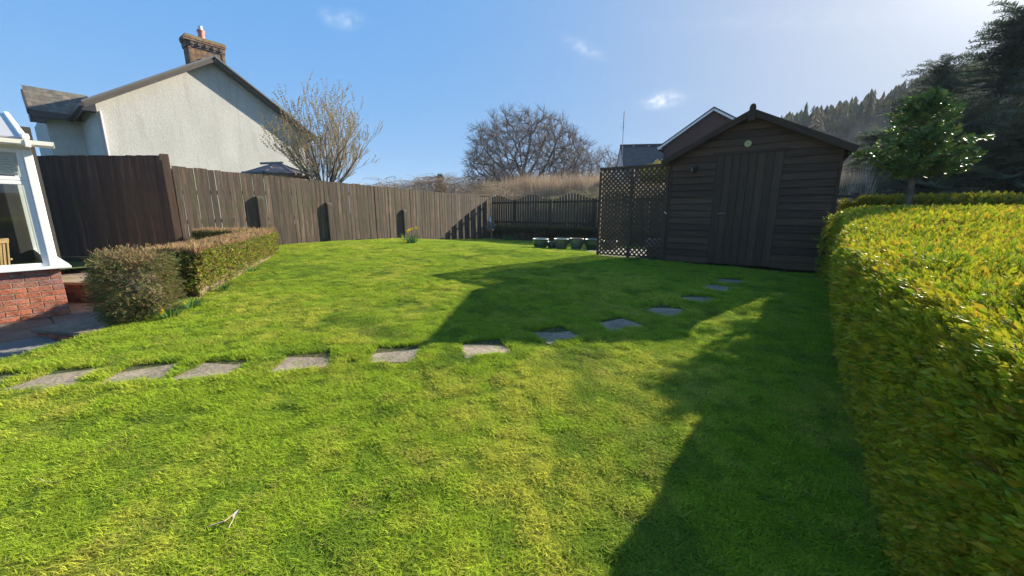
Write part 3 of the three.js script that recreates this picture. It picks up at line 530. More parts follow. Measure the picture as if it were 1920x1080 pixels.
// -- the golden hedge on the right
const hedgeTop = (d) => lerp(1.12, 1.32, sm(2.2, 7.2, d)) + 0.03 * (fbm(d * 1.3 + 9, 3, 64, 3) - 0.5);
const H0 = -1.3, H1 = 7.55, HR = 2.35, lip = (d) => lerp(0.32, 0.62, sm(2.6, 6.8, d));
{
  const t = thing('golden_hedge', 'clipped golden-yellow privet hedge running along the right of the lawn', 'hedge');
  // dark mass of stems inside
  const g = new GB(), n = 36, ring = (d) => { const y = hedgeTop(d) - 0.09, gy = land(0.6, d) - 0.05; return [[lip(d) * 0.35 + 0.50, gy], [lip(d) * 0.6 + 0.36, (gy + y) / 2], [lip(d) + 0.19, y - 0.10], [lip(d) + 0.30, y - 0.04], [HR - 0.12, y], [HR - 0.04, y - 0.1], [HR - 0.08, gy]].map(([x, yy], i) => [x + 0.03 * (fbm(d * 4 + i * 9, i + 30, 65, 2) - 0.5), yy, -d, d, i * 0.3]); };
  for (let i = 0; i < n; i++) { const a = ring(lerp(H0, H1 - 0.08, i / n)), b = ring(lerp(H0, H1 - 0.08, (i + 1) / n)); for (let k = 0; k < a.length - 1; k++) g.quad(a[k], b[k], b[k + 1], a[k + 1]); }
  for (const end of [ring(H0), ring(H1 - 0.08)]) for (let k = 1; k < end.length - 1; k++) g.tri(end[0], end[k], end[k + 1]);
  part(t, 'stems', g.geo(), M.stems);
  seed(101);
  const C = [col(0.48, 0.51, 0.03), col(0.60, 0.55, 0.04), col(0.37, 0.46, 0.03), col(0.23, 0.35, 0.03), col(0.66, 0.50, 0.05), col(0.44, 0.30, 0.06)];
  const small = [], big = [], twigs = [];
  const pick = (face) => { const r = rnd(); const c = (r < 0.32 ? C[0] : r < 0.56 ? C[1] : r < 0.80 ? C[2] : r < 0.91 ? C[3] : r < 0.97 ? C[4] : C[5]).clone(); return c.multiplyScalar(rr(0.7, 1.2)); };
  const dens = (d, x) => { const r = Math.hypot(d, x); return 1 / (0.55 + 0.10 * r * r * 0.5); };
  for (let k = 0; k < 420000; k++) {
    const d = rr(H0, H1 + 0.02), u = rnd(), T = hedgeTop(d), gy = land(0.5, d); let x, y, nx, ny, nz = 0, face;
    if (u < 0.42) { face = 'side'; const h = Math.pow(rnd(), 0.9); y = lerp(gy + 0.02, T, h); x = lerp(lip(d) * 0.35 + 0.40, lip(d), Math.pow(h, 0.8)) + 0.05 * sm(0.86, 1, h) + rr(-0.03, 0.05) + 0.05 * (fbm(d * 3, y * 3 + 9, 66, 3) - 0.5); nx = -1; ny = lerp(0.0, 0.7, sm(0.7, 1, h)); }
    else if (u < 0.94) { face = 'top'; x = rr(lip(d), HR); y = T - 0.07 * sm(0.13, 0, x - lip(d)) + rr(-0.05, 0.025) + 0.06 * (fbm(x * 3, d * 3, 67, 3) - 0.5); nx = x < lip(d) + 0.12 ? -0.6 : 0; ny = 1; }
    else if (u < 0.97) { face = 'top'; x = rr(0.4, HR); y = rr(gy, T); nx = 0; ny = 0.2; nz = -1; }
    else { face = 'side'; x = HR + rr(-0.05, 0.02); y = rr(gy, T); nx = 1; ny = 0.2; }
    const dd = u >= 0.94 && u < 0.97 ? H1 + rr(-0.04, 0.04) : d;
    const R = Math.hypot(dd, x, y - 1.35); if (rnd() > dens(dd, x)) continue; if (R < 0.42) continue;
    const gap = fbm(dd * 7 + 4, (face === 'top' ? x : y) * 7 + 30, 63, 3); if (gap < 0.40 && rnd() < 0.75) { x += nx * -0.09; y += ny * -0.08; if (rnd() < 0.4) continue; }
    const q = aim(nx + rr(-0.75, 0.75), ny + rr(-0.35, 0.75), nz + rr(-0.75, 0.75), rr(0, 6.28)), s = (0.36 + 0.125 * Math.min(R, 6)) * rr(0.5, 1.5);
    (rnd() < (face === 'side' ? 0.075 : 0.045) ? big : small).push({ x, y, z: -dd, q, s, c: pick(face) });
  }
  const mat = leafMat({ roughness: 0.55, transmission: 0.58, specularIntensity: 0.4 });
  instanced(t, 'foliage', sprigGeo(111, 4, 0.014, 0.024, 0.013), mat, small);
  instanced(t, 'young_shoots', sprigGeo(112, 3, 0.020, 0.042, 0.020, 0.0014, 0.75), mat, big.map((b) => ({ ...b, s: b.s * 0.95, c: (rnd() < 0.7 ? C[1] : C[4]).clone().multiplyScalar(rr(0.8, 1.2)) })));
  for (let k = 0; k < 700; k++) { const d = rr(1.8, H1), y = rr(land(0.5, d), hedgeTop(d)); twigs.push({ x: lip(d) * 0.6 + 0.24 + rr(-0.06, 0.05), y, z: -d, q: aim(rr(-1, 0.2), rr(-0.2, 1), rr(-1, 1), 0), s: rr(0.35, 0.8) }); }
  const tg = new GB(); tg.tube(new THREE.Vector3(0, 0, 0), new THREE.Vector3(0.01, 0.09, 0), 0.0016, 0.0012, 3); tg.tube(new THREE.Vector3(0.01, 0.09, 0), new THREE.Vector3(0.0, 0.17, 0.01), 0.0012, 0.0006, 3);
  instanced(t, 'twigs', tg.geo(), M.twig, twigs);
}
// raised return of hedge across the far end
{
  const t = thing('golden_hedge_end', 'taller short golden hedge beside the shed, behind the holly trunk', 'hedge');
  seed(121);
  const x0 = 0.78, x1 = 2.7, z0 = -8.6, z1 = -9.1, y1 = 1.52;
  part(t, 'stems', bx(x1 - x0 - 0.14, y1 - 0.42, 0.4), M.stems, [(x0 + x1) / 2, 0.3 + (y1 - 0.42) / 2, (z0 + z1) / 2]);
  const sp = [];
  for (let k = 0; k < 4200; k++) { const u = rnd(), x = rr(x0, x1); let y, z, n; if (u < 0.45) { y = y1 + rr(-0.09, 0.02) - 0.12 * sm(0.2, 0, Math.min(x - x0, x1 - x)); z = rr(z1, z0); n = [0, 1, 0]; } else if (u < 0.85) { y = rr(0.5, y1); z = z0 + rr(-0.05, 0.03); n = [0, 0.4, 1]; } else { y = rr(0.5, y1); z = rr(z1, z0); n = [-1, 0.4, 0]; } sp.push({ x: u < 0.85 ? x : x0 + rr(-0.03, 0.05), y, z, q: aim(n[0] + rr(-0.7, 0.7), n[1] + rr(-0.3, 0.7), n[2] + rr(-0.7, 0.7), rr(0, 6)), s: rr(1.1, 1.9), c: [col(0.5, 0.46, 0.03), col(0.58, 0.48, 0.035), col(0.36, 0.38, 0.03), col(0.22, 0.3, 0.03)][rnd() * 4 | 0].clone().multiplyScalar(rr(0.75, 1.15)) }); }
  instanced(t, 'foliage', sprigGeo(113, 4, 0.014, 0.026, 0.014), leafMat({ roughness: 0.55, transmission: 0.5, specularIntensity: 0.5 }), sp);
}
// -- box hedge, straggly bush and their back row by the terrace
function rowHedge(name, label, pts, width, topFn, leaf, n, colors, topColors, brush) {
  const t = thing(name, label, 'hedge');
  const segs = []; let L = 0; for (let i = 1; i < pts.length; i++) { const l = Math.hypot(pts[i][0] - pts[i - 1][0], pts[i][1] - pts[i - 1][1]); segs.push([pts[i - 1], pts[i], l, L]); L += l; }
  const at = (s) => { for (const [a, b, l, o] of segs) if (s <= o + l + 1e-6) { const k = (s - o) / l; return { e: lerp(a[0], b[0], k), d: lerp(a[1], b[1], k), ue: (b[0] - a[0]) / l, ud: (b[1] - a[1]) / l }; } };
  const g = new GB(), N = 14, ring = (s) => { const c = at(s), y = topFn(c.e, c.d) - 0.06, gy = ground(c.e, c.d) - 0.1, w = width / 2 - 0.06, ne = -c.ud, nd = c.ue; return [[-w * 0.8, gy], [-w, lerp(gy, y, 0.6)], [-w * 0.8, y], [w * 0.8, y], [w, lerp(gy, y, 0.6)], [w * 0.8, gy]].map(([o, yy]) => [c.e + ne * o, yy, -(c.d + nd * o), s, o]); };
  for (let i = 0; i < N; i++) { const a = ring(0.05 + (L - 0.1) * i / N), b = ring(0.05 + (L - 0.1) * (i + 1) / N); for (let k = 0; k < 5; k++) g.quad(a[k], b[k], b[k + 1], a[k + 1]); }
  for (const e of [ring(0.05), ring(L - 0.05)]) for (let k = 1; k < 5; k++) g.tri(e[0], e[k], e[k + 1]);
  part(t, 'stems', g.geo(), M.stems);
  const spots = [], tops = [];
  for (let k = 0; k < n; k++) {
    const end = rnd() < 0.12, s = end ? (rnd() < 0.5 ? rr(-0.03, 0.05) : L + rr(-0.05, 0.03)) : rr(0, L), c = at(clamp(s, 0, L)), y1 = topFn(c.e, c.d), gy = ground(c.e, c.d), ne = -c.ud, nd = c.ue, u = rnd(); let o, y, n3;
    if (u < 0.4) { o = rr(-width / 2, width / 2); y = y1 + rr(-0.06, 0.02); n3 = [0, 1, 0]; }
    else { const sd = u < 0.7 ? 1 : -1, h = Math.sqrt(rnd()); o = end ? rr(-width / 2, width / 2) : sd * (width / 2 - 0.05 * (1 - h) * 2 + rr(-0.04, 0.02)); y = lerp(gy, y1, h); n3 = end ? [c.ue * (s < 1 ? -1 : 1), 0.3, -c.ud * (s < 1 ? -1 : 1)] : [ne * sd, 0.35, -nd * sd]; }
    const off = clamp(s, 0, L) === s ? 0 : s - clamp(s, 0, L), x = c.e + ne * o + c.ue * off, d = c.d + nd * o + c.ud * off, top = u < 0.4 || rnd() < 0.05;
    const spot = { x, y, z: -d, q: aim(n3[0] + rr(-0.7, 0.7), n3[1] + rr(-0.3, 0.8), n3[2] + rr(-0.7, 0.7), rr(0, 6)), s: rr(0.8, 1.4), c: (top ? topColors : colors)[rnd() * (top ? topColors : colors).length | 0].clone().multiplyScalar(rr(0.7, 1.25)) };
    (top && rnd() < brush ? tops : spots).push(spot);
  }
  instanced(t, 'foliage', leaf, leafMat({ roughness: 0.6, transmission: 0.4 }), spots);
  if (tops.length) { const tg = new GB(); for (let i = 0; i < 4; i++) tg.tube(new THREE.Vector3(0, 0, 0), new THREE.Vector3(rr(-0.03, 0.03), rr(0.05, 0.09), rr(-0.03, 0.03)), 0.0016, 0.0007, 3); instanced(t, 'clipped_twigs', tg.geo(), std(col(1, 1, 1), { roughness: 0.9 }), tops); }
  return t;
}
{
  seed(131);
  const green = [col(0.30, 0.33, 0.03), col(0.22, 0.28, 0.03), col(0.36, 0.34, 0.04), col(0.16, 0.21, 0.03), col(0.30, 0.20, 0.07)], russet = [col(0.36, 0.20, 0.11), col(0.42, 0.27, 0.15), col(0.30, 0.19, 0.08), col(0.33, 0.27, 0.09)];
  const leaf = sprigGeo(132, 4, 0.012, 0.020, 0.013, 0.0012);
  rowHedge('box_hedge', 'low clipped hedge with russet top and yellow-green side along the terrace', [[-6.22, 1.30], [-7.1, 2.0], [-8.95, 3.32]], 0.55, (e) => lerp(0.84, 0.90, clamp((-e - 6.2) / 2.7)), leaf, 17000, green, russet, 0.6);
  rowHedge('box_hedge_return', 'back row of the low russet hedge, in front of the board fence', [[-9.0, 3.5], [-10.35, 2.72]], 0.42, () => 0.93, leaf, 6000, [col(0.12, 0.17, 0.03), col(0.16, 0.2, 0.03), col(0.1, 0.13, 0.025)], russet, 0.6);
  // straggly bush at the near end
  const b = thing('straggly_bush', 'untrimmed straggly bush with drooping sprays at the near hedge end', 'bush', [-5.72, 0.07, -0.86]);
  const sp = [], core = new THREE.IcosahedronGeometry(0.25, 3), p = core.attributes.position; for (let i = 0; i < p.count; i++) { const k = 1 + 0.5 * (fbm(p.getX(i) * 5 + 9, p.getY(i) * 5 + p.getZ(i) * 4 + 9, 68, 3) - 0.5); p.setXYZ(i, p.getX(i) * k * 0.95, p.getY(i) * k * 0.85, p.getZ(i) * k); } core.computeVertexNormals();
  part(b, 'stems', core, M.stems, [0, 0.4, 0]);
  const tw = new GB();
  for (let k = 0; k < 46; k++) { const a = rr(0, 6.28), q = new THREE.Vector3(rr(-0.15, 0.15), 0.05, rr(-0.15, 0.15)), m = new THREE.Vector3(Math.cos(a) * rr(0.1, 0.32), rr(0.3, 0.6), Math.sin(a) * rr(0.1, 0.32)), e = m.clone().multiplyScalar(1.25).add(new THREE.Vector3(0, rr(-0.08, 0.12), 0)); tw.tube(q, m, 0.006, 0.004, 4); tw.tube(m, e, 0.004, 0.0015, 4); }
  part(b, 'branches', tw.geo(), M.paleBark); b.scale.set(0.88, 1, 0.88);
  for (let k = 0; k < 3000; k++) { const a = rr(0, 6.28), h = rnd(), R = (0.20 + 0.13 * Math.sin(h * 2.6)) * rr(0.72, 1.08) * (0.7 + 0.7 * fbm(Math.cos(a) * 2 + 9, Math.sin(a) * 2 + h * 4 + 9, 48, 3)), x = Math.cos(a) * R, z = Math.sin(a) * R * 1.05, y = lerp(0.04, 0.80, h) + rr(-0.04, 0.05); sp.push({ x, y, z, q: aim(Math.cos(a) + rr(-0.6, 0.6), rr(-0.5, 0.7), Math.sin(a) + rr(-0.6, 0.6), rr(0, 6)), s: rr(0.8, 1.5), c: [col(0.17, 0.20, 0.05), col(0.22, 0.23, 0.06), col(0.12, 0.15, 0.04), col(0.28, 0.24, 0.10), col(0.30, 0.2, 0.1)][rnd() * 5 | 0].clone().multiplyScalar(rr(0.7, 1.2)) }); }
  for (let k = 0; k < 260; k++) { const a = rr(0, 6.28), R = rr(0, 0.3); sp.push({ x: Math.cos(a) * R, y: 0.74 + rr(-0.07, 0.09), z: Math.sin(a) * R, q: aim(rr(-0.9, 0.3), rr(0.2, 1), rr(-0.3, 0.9), rr(0, 6)), s: rr(1.2, 2.1), c: [col(0.36, 0.24, 0.13), col(0.28, 0.24, 0.09)][rnd() * 2 | 0] }); }
  instanced(b, 'foliage', sprigGeo(133, 6, 0.011, 0.020, 0.005, 0.0011, 0.8), leafMat({ roughness: 0.65 }), sp);
}
// -- dark low hedge in front of the picket fence
{
  seed(141);
  rowHedge('low_dark_hedge', 'low dark sparse hedge in front of the picket fence', [[-9.9, 12.45], [-4.2, 12.45]], 0.4, () => 0.74, sprigGeo(142, 3, 0.02, 0.032, 0.018), 7000, [col(0.09, 0.075, 0.04), col(0.07, 0.09, 0.025), col(0.12, 0.08, 0.045)], [col(0.16, 0.17, 0.05), col(0.12, 0.13, 0.04)], 0.3);
}

// ---------------------------------------------------------------- glazed pots by the lattice
{
  seed(151);
  const pot = (name, label, e, d, R, h, glaze, rimMat, waist) => {
    R *= 1.08; h *= 1.1; const y = land(e, d) - 0.005, t = thing(name, label, 'plant pot', [e, y, -d], rr(0, 6), 'glazed pots beside the lattice');
    const prof = [[0.001, 0], [R * 0.62, 0], [R * 0.66, 0.012], [R * waist, h * 0.45], [R * 0.95, h * 0.8], [R * 0.93, h * 0.9], [R, h * 0.93], [R * 1.02, h * 0.97], [R, h], [R * 0.9, h], [R * 0.86, h * 0.85], [R * 0.8, h * 0.7]].map(([x, yy]) => new THREE.Vector2(x, yy));
    part(t, 'body', new THREE.LatheGeometry(prof, 32), glaze);
    part(t, 'rim', new THREE.TorusGeometry(R * 0.965, R * 0.05, 8, 36), rimMat, [0, h, 0], [Math.PI / 2, 0, 0]);
    part(t, 'compost', new THREE.CircleGeometry(R * 0.84, 24), M.earth, [0, h * 0.82, 0], [-Math.PI / 2, 0, 0]);
    return t;
  };
  const gl = (r, g, b) => phys(col(r, g, b), { roughness: 0.35, clearcoat: 0.7, clearcoatRoughness: 0.15, map: slabMap });
  const deep = gl(0.10, 0.26, 0.20), teal = gl(0.06, 0.14, 0.15), sage = gl(0.36, 0.42, 0.30), mint = gl(0.26, 0.40, 0.31), bottle = gl(0.07, 0.20, 0.13), navy = gl(0.05, 0.07, 0.09), pale = std(col(0.5, 0.52, 0.44), { roughness: 0.4 }), brown = std(col(0.30, 0.15, 0.10), { roughness: 0.5 });
  pot('glazed_pot', 'wide green glazed pot, leftmost of the row by the lattice', -5.45, 8.80, 0.205, 0.24, deep, pale, 0.93);
  pot('glazed_pot', 'small dark teal glazed pot, second in the row', -5.17, 8.95, 0.125, 0.185, teal, deep, 0.98);
  pot('glazed_pot', 'pale sage glazed pot with a cream rim, third in the row', -4.93, 9.02, 0.19, 0.265, sage, pale, 0.86);
  pot('glazed_pot', 'mint green glazed pot with a brown rim, fourth in the row', -4.58, 9.22, 0.18, 0.29, mint, brown, 0.88);
  pot('glazed_pot', 'round bottle-green glazed pot, fifth in the row', -4.19, 9.43, 0.215, 0.285, bottle, deep, 0.94);
  pot('glazed_pot', 'dark blue-black glazed pot half hidden by the lattice post', -3.80, 9.62, 0.18, 0.265, navy, teal, 0.92);
  // paved patch they stand beside, and odds and ends behind the lattice
  const g = bx(1.9, 0.03, 1.5); const pad = part(scene, numbered('paved_pad'), g, M.slab, [-3.1, 0.375, -9.3]); pad.userData.kind = 'structure';
  const tray = thing('plastic_crate', 'pale plastic tray on the ground behind the lattice', 'crate', [-2.35, 0.42, -8.6], 0.3);
  part(tray, 'box', rbx(0.42, 0.16, 0.3, 0.02), std(col(0.5, 0.5, 0.48), { roughness: 0.5 }), [0, 0.27, 0]);
  part(tray, 'stand', bx(0.36, 0.19, 0.24), std(col(0.2, 0.16, 0.11), { roughness: 0.8 }), [0, 0.09, 0]);
}

// ---------------------------------------------------------------- daffodils and small plants
const daffLeaf = (g, x, z, h, a, lean, w) => { const c = Math.cos(a), s = Math.sin(a), at = (k) => [x + c * lean * k * k, h * k * (1 - 0.15 * lean * k), z + s * lean * k * k]; for (let i = 0; i < 3; i++) { const p = at(i / 3), q = at((i + 1) / 3), w0 = w * (1 - i / 3 * 0.6), w1 = w * (1 - (i + 1) / 3 * 0.7); g.quad([p[0] - s * w0, p[1], p[2] + c * w0], [p[0] + s * w0, p[1], p[2] - c * w0], [q[0] + s * w1, q[1], q[2] - c * w1], [q[0] - s * w1, q[1], q[2] + c * w1]); } };
const petalGeo = (() => { const g = new GB(); for (let i = 0; i < 6; i++) leafInto(g, M4(0, 0, 0, 0, 0, i / 6 * 6.283), 0.042, 0.030, 0.2, -0.1); return g.geo(); })();
const coronaGeo = new THREE.LatheGeometry([[0.009, 0], [0.013, 0.012], [0.014, 0.024], [0.019, 0.031]].map(([x, y]) => new THREE.Vector2(x, y)), 12);
const yellowP = leafMat({ color: col(0.85, 0.66, 0.03), roughness: 0.6 }), yellowC = leafMat({ color: col(0.90, 0.62, 0.03), roughness: 0.6 }), daffGreen = leafMat({ color: col(0.075, 0.20, 0.06), roughness: 0.5, transmission: 0.3 });
function daffodil(label, e, d, R, h, leaves, flowers, sd) {
  seed(sd); const t = thing('daffodil_clump', label, 'daffodils', [e, land(e, d) - 0.01, -d]);
  const g = new GB(); for (let k = 0; k < leaves; k++) { const a = rr(0, 6.28), r = Math.sqrt(rnd()) * R * 0.55; daffLeaf(g, Math.cos(a) * r, Math.sin(a) * r, h * rr(0.6, 1.1), a + rr(-0.6, 0.6), R * rr(0.3, 1.0), 0.007); }
  part(t, 'leaves', g.geo(), daffGreen);
  for (const [x, y, z, ry] of flowers) {
    const st = new GB(); st.tube(new THREE.Vector3(x * 0.5, 0, z * 0.5), new THREE.Vector3(x, y, z), 0.004, 0.003, 4);
    const f = new THREE.Group(); f.name = 'flower'; t.add(f); const fs = R < 0.2 ? 0.55 : 1; part(f, 'stalk', st.geo(), daffGreen); part(f, 'petals', petalGeo, yellowP, [x, y, z], [0.15, ry, 0]).scale.setScalar(fs); part(f, 'trumpet', coronaGeo, yellowC, [x, y, z], [Math.PI / 2 + 0.15, 0, -ry]).scale.setScalar(fs);
  }
}
daffodil('clump of yellow daffodils standing on the lawn before the left fence', -8.65, 6.97, 0.32, 0.30, 120, [[0.04, 0.40, 0.05, 0.4], [0.10, 0.43, 0.02, 0.9], [-0.02, 0.37, 0.06, 0.2], [0.25, 0.46, -0.02, 0.7], [0.05, 0.36, 0.12, 0.5], [0.12, 0.10, 0.28, 0.9], [-0.18, 0.2, 0.12, 0.2]], 161);
daffodil('leafy clump without flowers below the low dark hedge', -8.95, 12.0, 0.33, 0.24, 110, [], 162);
daffodil('small flower clump at the foot of the straggly bush', -5.42, 1.02, 0.17, 0.13, 46, [[0.04, 0.11, 0.06, 0.6], [0.10, 0.09, 0.08, 1.0]], 163);
daffodil('small flower clump at the near foot of the clipped hedge', -5.62, 1.26, 0.16, 0.13, 46, [[0.06, 0.10, 0.07, 0.6]], 164);
daffodil('low leafy clump midway along the foot of the clipped hedge', -6.35, 1.80, 0.17, 0.12, 50, [], 165);
daffodil('low leafy clump near the far foot of the clipped hedge', -7.4, 2.55, 0.17, 0.11, 46, [], 166);

// ---------------------------------------------------------------- feeder on a pole
{
  const t = thing('bird_feeder', 'wire globe bird feeder with a red dish on a thin pole', 'bird feeder', [-9.55, land(-9.55, 11.7), -11.7]);
  part(t, 'pole', new THREE.CylinderGeometry(0.009, 0.011, 1.72, 8), M.steel, [0.03, 0.86, 0]);
  part(t, 'hook', new THREE.TorusGeometry(0.10, 0.007, 6, 16, Math.PI), M.steel, [0.13, 1.72, 0]);
  const wires = []; for (let i = -3; i <= 3; i++) { const y = i * 0.052, r = Math.sqrt(0.2 * 0.2 - y * y); wires.push(new THREE.TorusGeometry(r, 0.006, 5, 24).rotateX(Math.PI / 2).translate(0, y, 0)); } for (let i = 0; i < 4; i++) wires.push(new THREE.TorusGeometry(0.2, 0.005, 5, 28).rotateY(i * Math.PI / 4));
  part(t, 'wire_globe', mergeGeometries(wires), std(col(0.16, 0.19, 0.18), { roughness: 0.4, metalness: 0.5 }), [-0.03, 0.58, 0.02]);
  part(t, 'hanger', new THREE.CylinderGeometry(0.01, 0.06, 0.2, 8), M.steel, [-0.03, 0.86, 0.02]);
  part(t, 'dish', new THREE.LatheGeometry([[0.001, 0], [0.09, 0], [0.13, 0.04], [0.135, 0.05], [0.12, 0.045], [0.08, 0.012]].map(([x, y]) => new THREE.Vector2(x, y)), 24), std(col(0.55, 0.10, 0.05), { roughness: 0.45 }), [-0.03, 0.36, 0.02]);
}

// ---------------------------------------------------------------- bare trees
function bareTree(o) { // o: h, spread, levels, kids, up, r
  const g = new GB(), fine = new GB(), tips = [];
  const grow = (p, dir, len, r, lv) => {
    const segs = lv === 0 ? 3 : lv < 3 ? 3 : 2; let q = p.clone(), d = dir.clone(), rad = r;
    const kids = [];
    for (let i = 0; i < segs; i++) {
      const n = q.clone().addScaledVector(d, len / segs), r2 = rad * (lv === 0 ? 0.88 : 0.78); (lv < o.levels - 1 ? g : fine).tube(q, n, rad, r2, lv < 2 ? 7 : lv < 4 ? 4 : 3);
      q = n; rad = r2; d.x += rr(-1, 1) * o.wob; d.y += rr(-1, 1) * o.wob * 0.6 + o.up * (lv > 0 ? 1 : 0); d.z += rr(-1, 1) * o.wob; d.normalize();
      if (lv < o.levels && (i > 0 || lv > 0)) kids.push([q.clone(), d.clone(), rad, i === segs - 1]);
    }
    if (lv >= o.levels) { tips.push([q.clone(), d.clone()]); return; }
    for (const [kp, kd, kr, last] of kids) {
      const n = last ? o.kids[Math.min(lv, o.kids.length - 1)] : Math.max(1, o.kids[Math.min(lv, o.kids.length - 1)] - 1);
      for (let j = 0; j < n; j++) { const a = rr(0, 6.283), sp = o.spread * rr(0.55, 1.2) * (lv === 0 ? 1.15 : 1), ax = new THREE.Vector3(Math.cos(a), 0, Math.sin(a)); const nd = kd.clone().multiplyScalar(Math.cos(sp)).addScaledVector(ax.addScaledVector(kd, -ax.dot(kd)).normalize(), Math.sin(sp)); nd.y += o.up * 0.6; nd.normalize(); grow(kp, nd, len * o.shrink * rr(0.75, 1.15), kr * rr(0.5, 0.72), lv + 1); }
    }
  };
  if (o.stems) for (let i = 0; i < o.stems; i++) { const a = i * 2.39996 + rr(-0.2, 0.2), s = i === 0 ? 0.05 : o.stemLean * Math.sqrt((i + 0.3 * rnd()) / o.stems); grow(new THREE.Vector3(0, o.fork, 0), new THREE.Vector3(Math.cos(a) * Math.sin(s), Math.cos(s), Math.sin(a) * Math.sin(s)), o.len * rr(0.85, 1.1) * (1 - 0.12 * (s / o.stemLean)), o.r * 0.5, 1); }
  else grow(new THREE.Vector3(0, 0, 0), new THREE.Vector3(0.02, 1, 0.02).normalize(), o.len, o.r, 0);
  if (o.stems) g.tube(new THREE.Vector3(0, -0.2, 0), new THREE.Vector3(0, o.fork + 0.05, 0), o.r, o.r * 0.8, 8);
  return { limbs: g.geo(), twigs: fine.geo(), tips };
}
// a crown grown towards scattered points, limbs thickening to the trunk
function grownTree({ sd, n, cy, rx, ry, trunk, step, infl, kill, tip, flat = 0, twigs = 3, tw = 0.5 }) {
  seed(sd);
  const A = []; while (A.length < n) { const x = rr(-1, 1), y = rr(-1, 1), z = rr(-1, 1), q = x * x + y * y + z * z; if (q > 1 || q < 0.10) continue; if (y < -0.55 + flat) continue; const k = 1 + 0.22 * (fbm(x * 2 + 9, y * 2 + z * 1.7 + 9, sd, 3) - 0.5) * 2; A.push([x * rx * k, cy + y * ry * k, z * rx * k, -1, 1e9]); }
  const N = [[0, 0, 0, -1]], add = (x, y, z, p) => { N.push([x, y, z, p]); const id = N.length - 1; for (const a of A) { const d = (a[0] - x) ** 2 + (a[1] - y) ** 2 + (a[2] - z) ** 2; if (d < a[4]) { a[4] = d; a[3] = id; } } };
  for (let y = step; y < trunk; y += step) add(rr(-0.04, 0.04), y, rr(-0.04, 0.04), N.length - 1);
  let live = A;
  for (let it = 0; it < 90 && live.length; it++) {
    const pull = new Map(); for (const a of live) { if (a[4] > infl * infl && it > 4) continue; const s = pull.get(a[3]) ?? [0, 0, 0], p = N[a[3]], l = Math.sqrt(a[4]) + 1e-6; s[0] += (a[0] - p[0]) / l; s[1] += (a[1] - p[1]) / l; s[2] += (a[2] - p[2]) / l; pull.set(a[3], s); }
    if (!pull.size) break;
    for (const [id, s] of pull) { const l = Math.hypot(...s) + 1e-6, p = N[id]; add(p[0] + (s[0] / l + rr(-0.35, 0.35)) * step, p[1] + (s[1] / l + rr(-0.35, 0.35)) * step, p[2] + (s[2] / l + rr(-0.35, 0.35)) * step, id); }
    live = live.filter((a) => a[4] > kill * kill);
  }
  const w = new Float64Array(N.length).fill(0); for (let i = N.length - 1; i > 0; i--) { if (!w[i]) w[i] = Math.pow(tip, 2.15); w[N[i][3]] += w[i]; } if (!w[0]) w[0] = 1e-3;
  const g = new GB(), f = new GB(), V = (i) => new THREE.Vector3(N[i][0], N[i][1], N[i][2]);
  for (let i = 1; i < N.length; i++) {
    const r = Math.pow(w[i], 1 / 2.15), r0 = Math.min(Math.pow(w[N[i][3]], 1 / 2.15), r * 1.35); g.tube(V(N[i][3]), V(i), r0, r, r > 0.07 ? 6 : 3);
    if (r < tip * 2.6) for (let k = 0; k < twigs; k++) { const p = V(i), d = p.clone().sub(V(N[i][3])).normalize().add(new THREE.Vector3(rr(-0.9, 0.9), rr(-0.6, 0.9), rr(-0.9, 0.9))).normalize(), L = tw * rr(0.5, 1.1), m = p.clone().addScaledVector(d, L * 0.55), e = m.clone().addScaledVector(d.add(new THREE.Vector3(rr(-0.5, 0.5), rr(-0.2, 0.5), rr(-0.5, 0.5))).normalize(), L * 0.5); f.tube(p, m, tip * 0.6, tip * 0.45, 3); f.tube(m, e, tip * 0.45, tip * 0.2, 3); f.tube(m, m.clone().add(new THREE.Vector3(rr(-1, 1), rr(-0.3, 1), rr(-1, 1)).multiplyScalar(L * 0.35)), tip * 0.4, tip * 0.2, 3); }
  }
  return { limbs: g.geo(), twigs: f.geo(), tips: [] };
}
function plantTree(name, label, pos, turn, built, barkM, twigM, scale = 1, group) { const t = thing(name, label, 'tree', pos, turn, group); t.scale.setScalar(scale); part(t, 'trunk', built.limbs, barkM); part(t, 'twigs', built.twigs, twigM); return t; }

{ // upright budding tree behind the left fence
  seed(205);
  const b = bareTree({ len: 1.75, r: 0.085, levels: 4, kids: [3, 3, 2, 2], spread: 0.44, up: 0.12, wob: 0.11, shrink: 0.56, stems: 15, stemLean: 0.98, fork: 1.75 });
  const t = plantTree('budding_tree', 'upright many-stemmed budding tree behind the left fence', [-12.9, 0.2, -6.9], 2.6, b, std(col(0.36, 0.33, 0.26), { map: barkMap }), std(col(0.33, 0.28, 0.21), { roughness: 0.9 }), 0.97);
  const bud = new GB(); for (let i = 0; i < 4; i++) leafInto(bud, M4(0, 0, 0, rr(0.2, 0.9), i * 1.6, 0), 0.05, 0.016, 0.4);
  const sp = []; for (const [p, d] of b.tips) for (let k = 0; k < 4; k++) sp.push({ x: p.x - d.x * 0.08 * k, y: p.y - d.y * 0.08 * k, z: p.z - d.z * 0.08 * k, q: aim(d.x, d.y, d.z, rr(0, 6)), s: rr(0.8, 1.4), c: [col(0.40, 0.32, 0.15), col(0.42, 0.40, 0.18), col(0.44, 0.29, 0.23)][rnd() * 3 | 0] });
  instanced(t, 'buds', bud.geo(), leafMat(), sp);
}
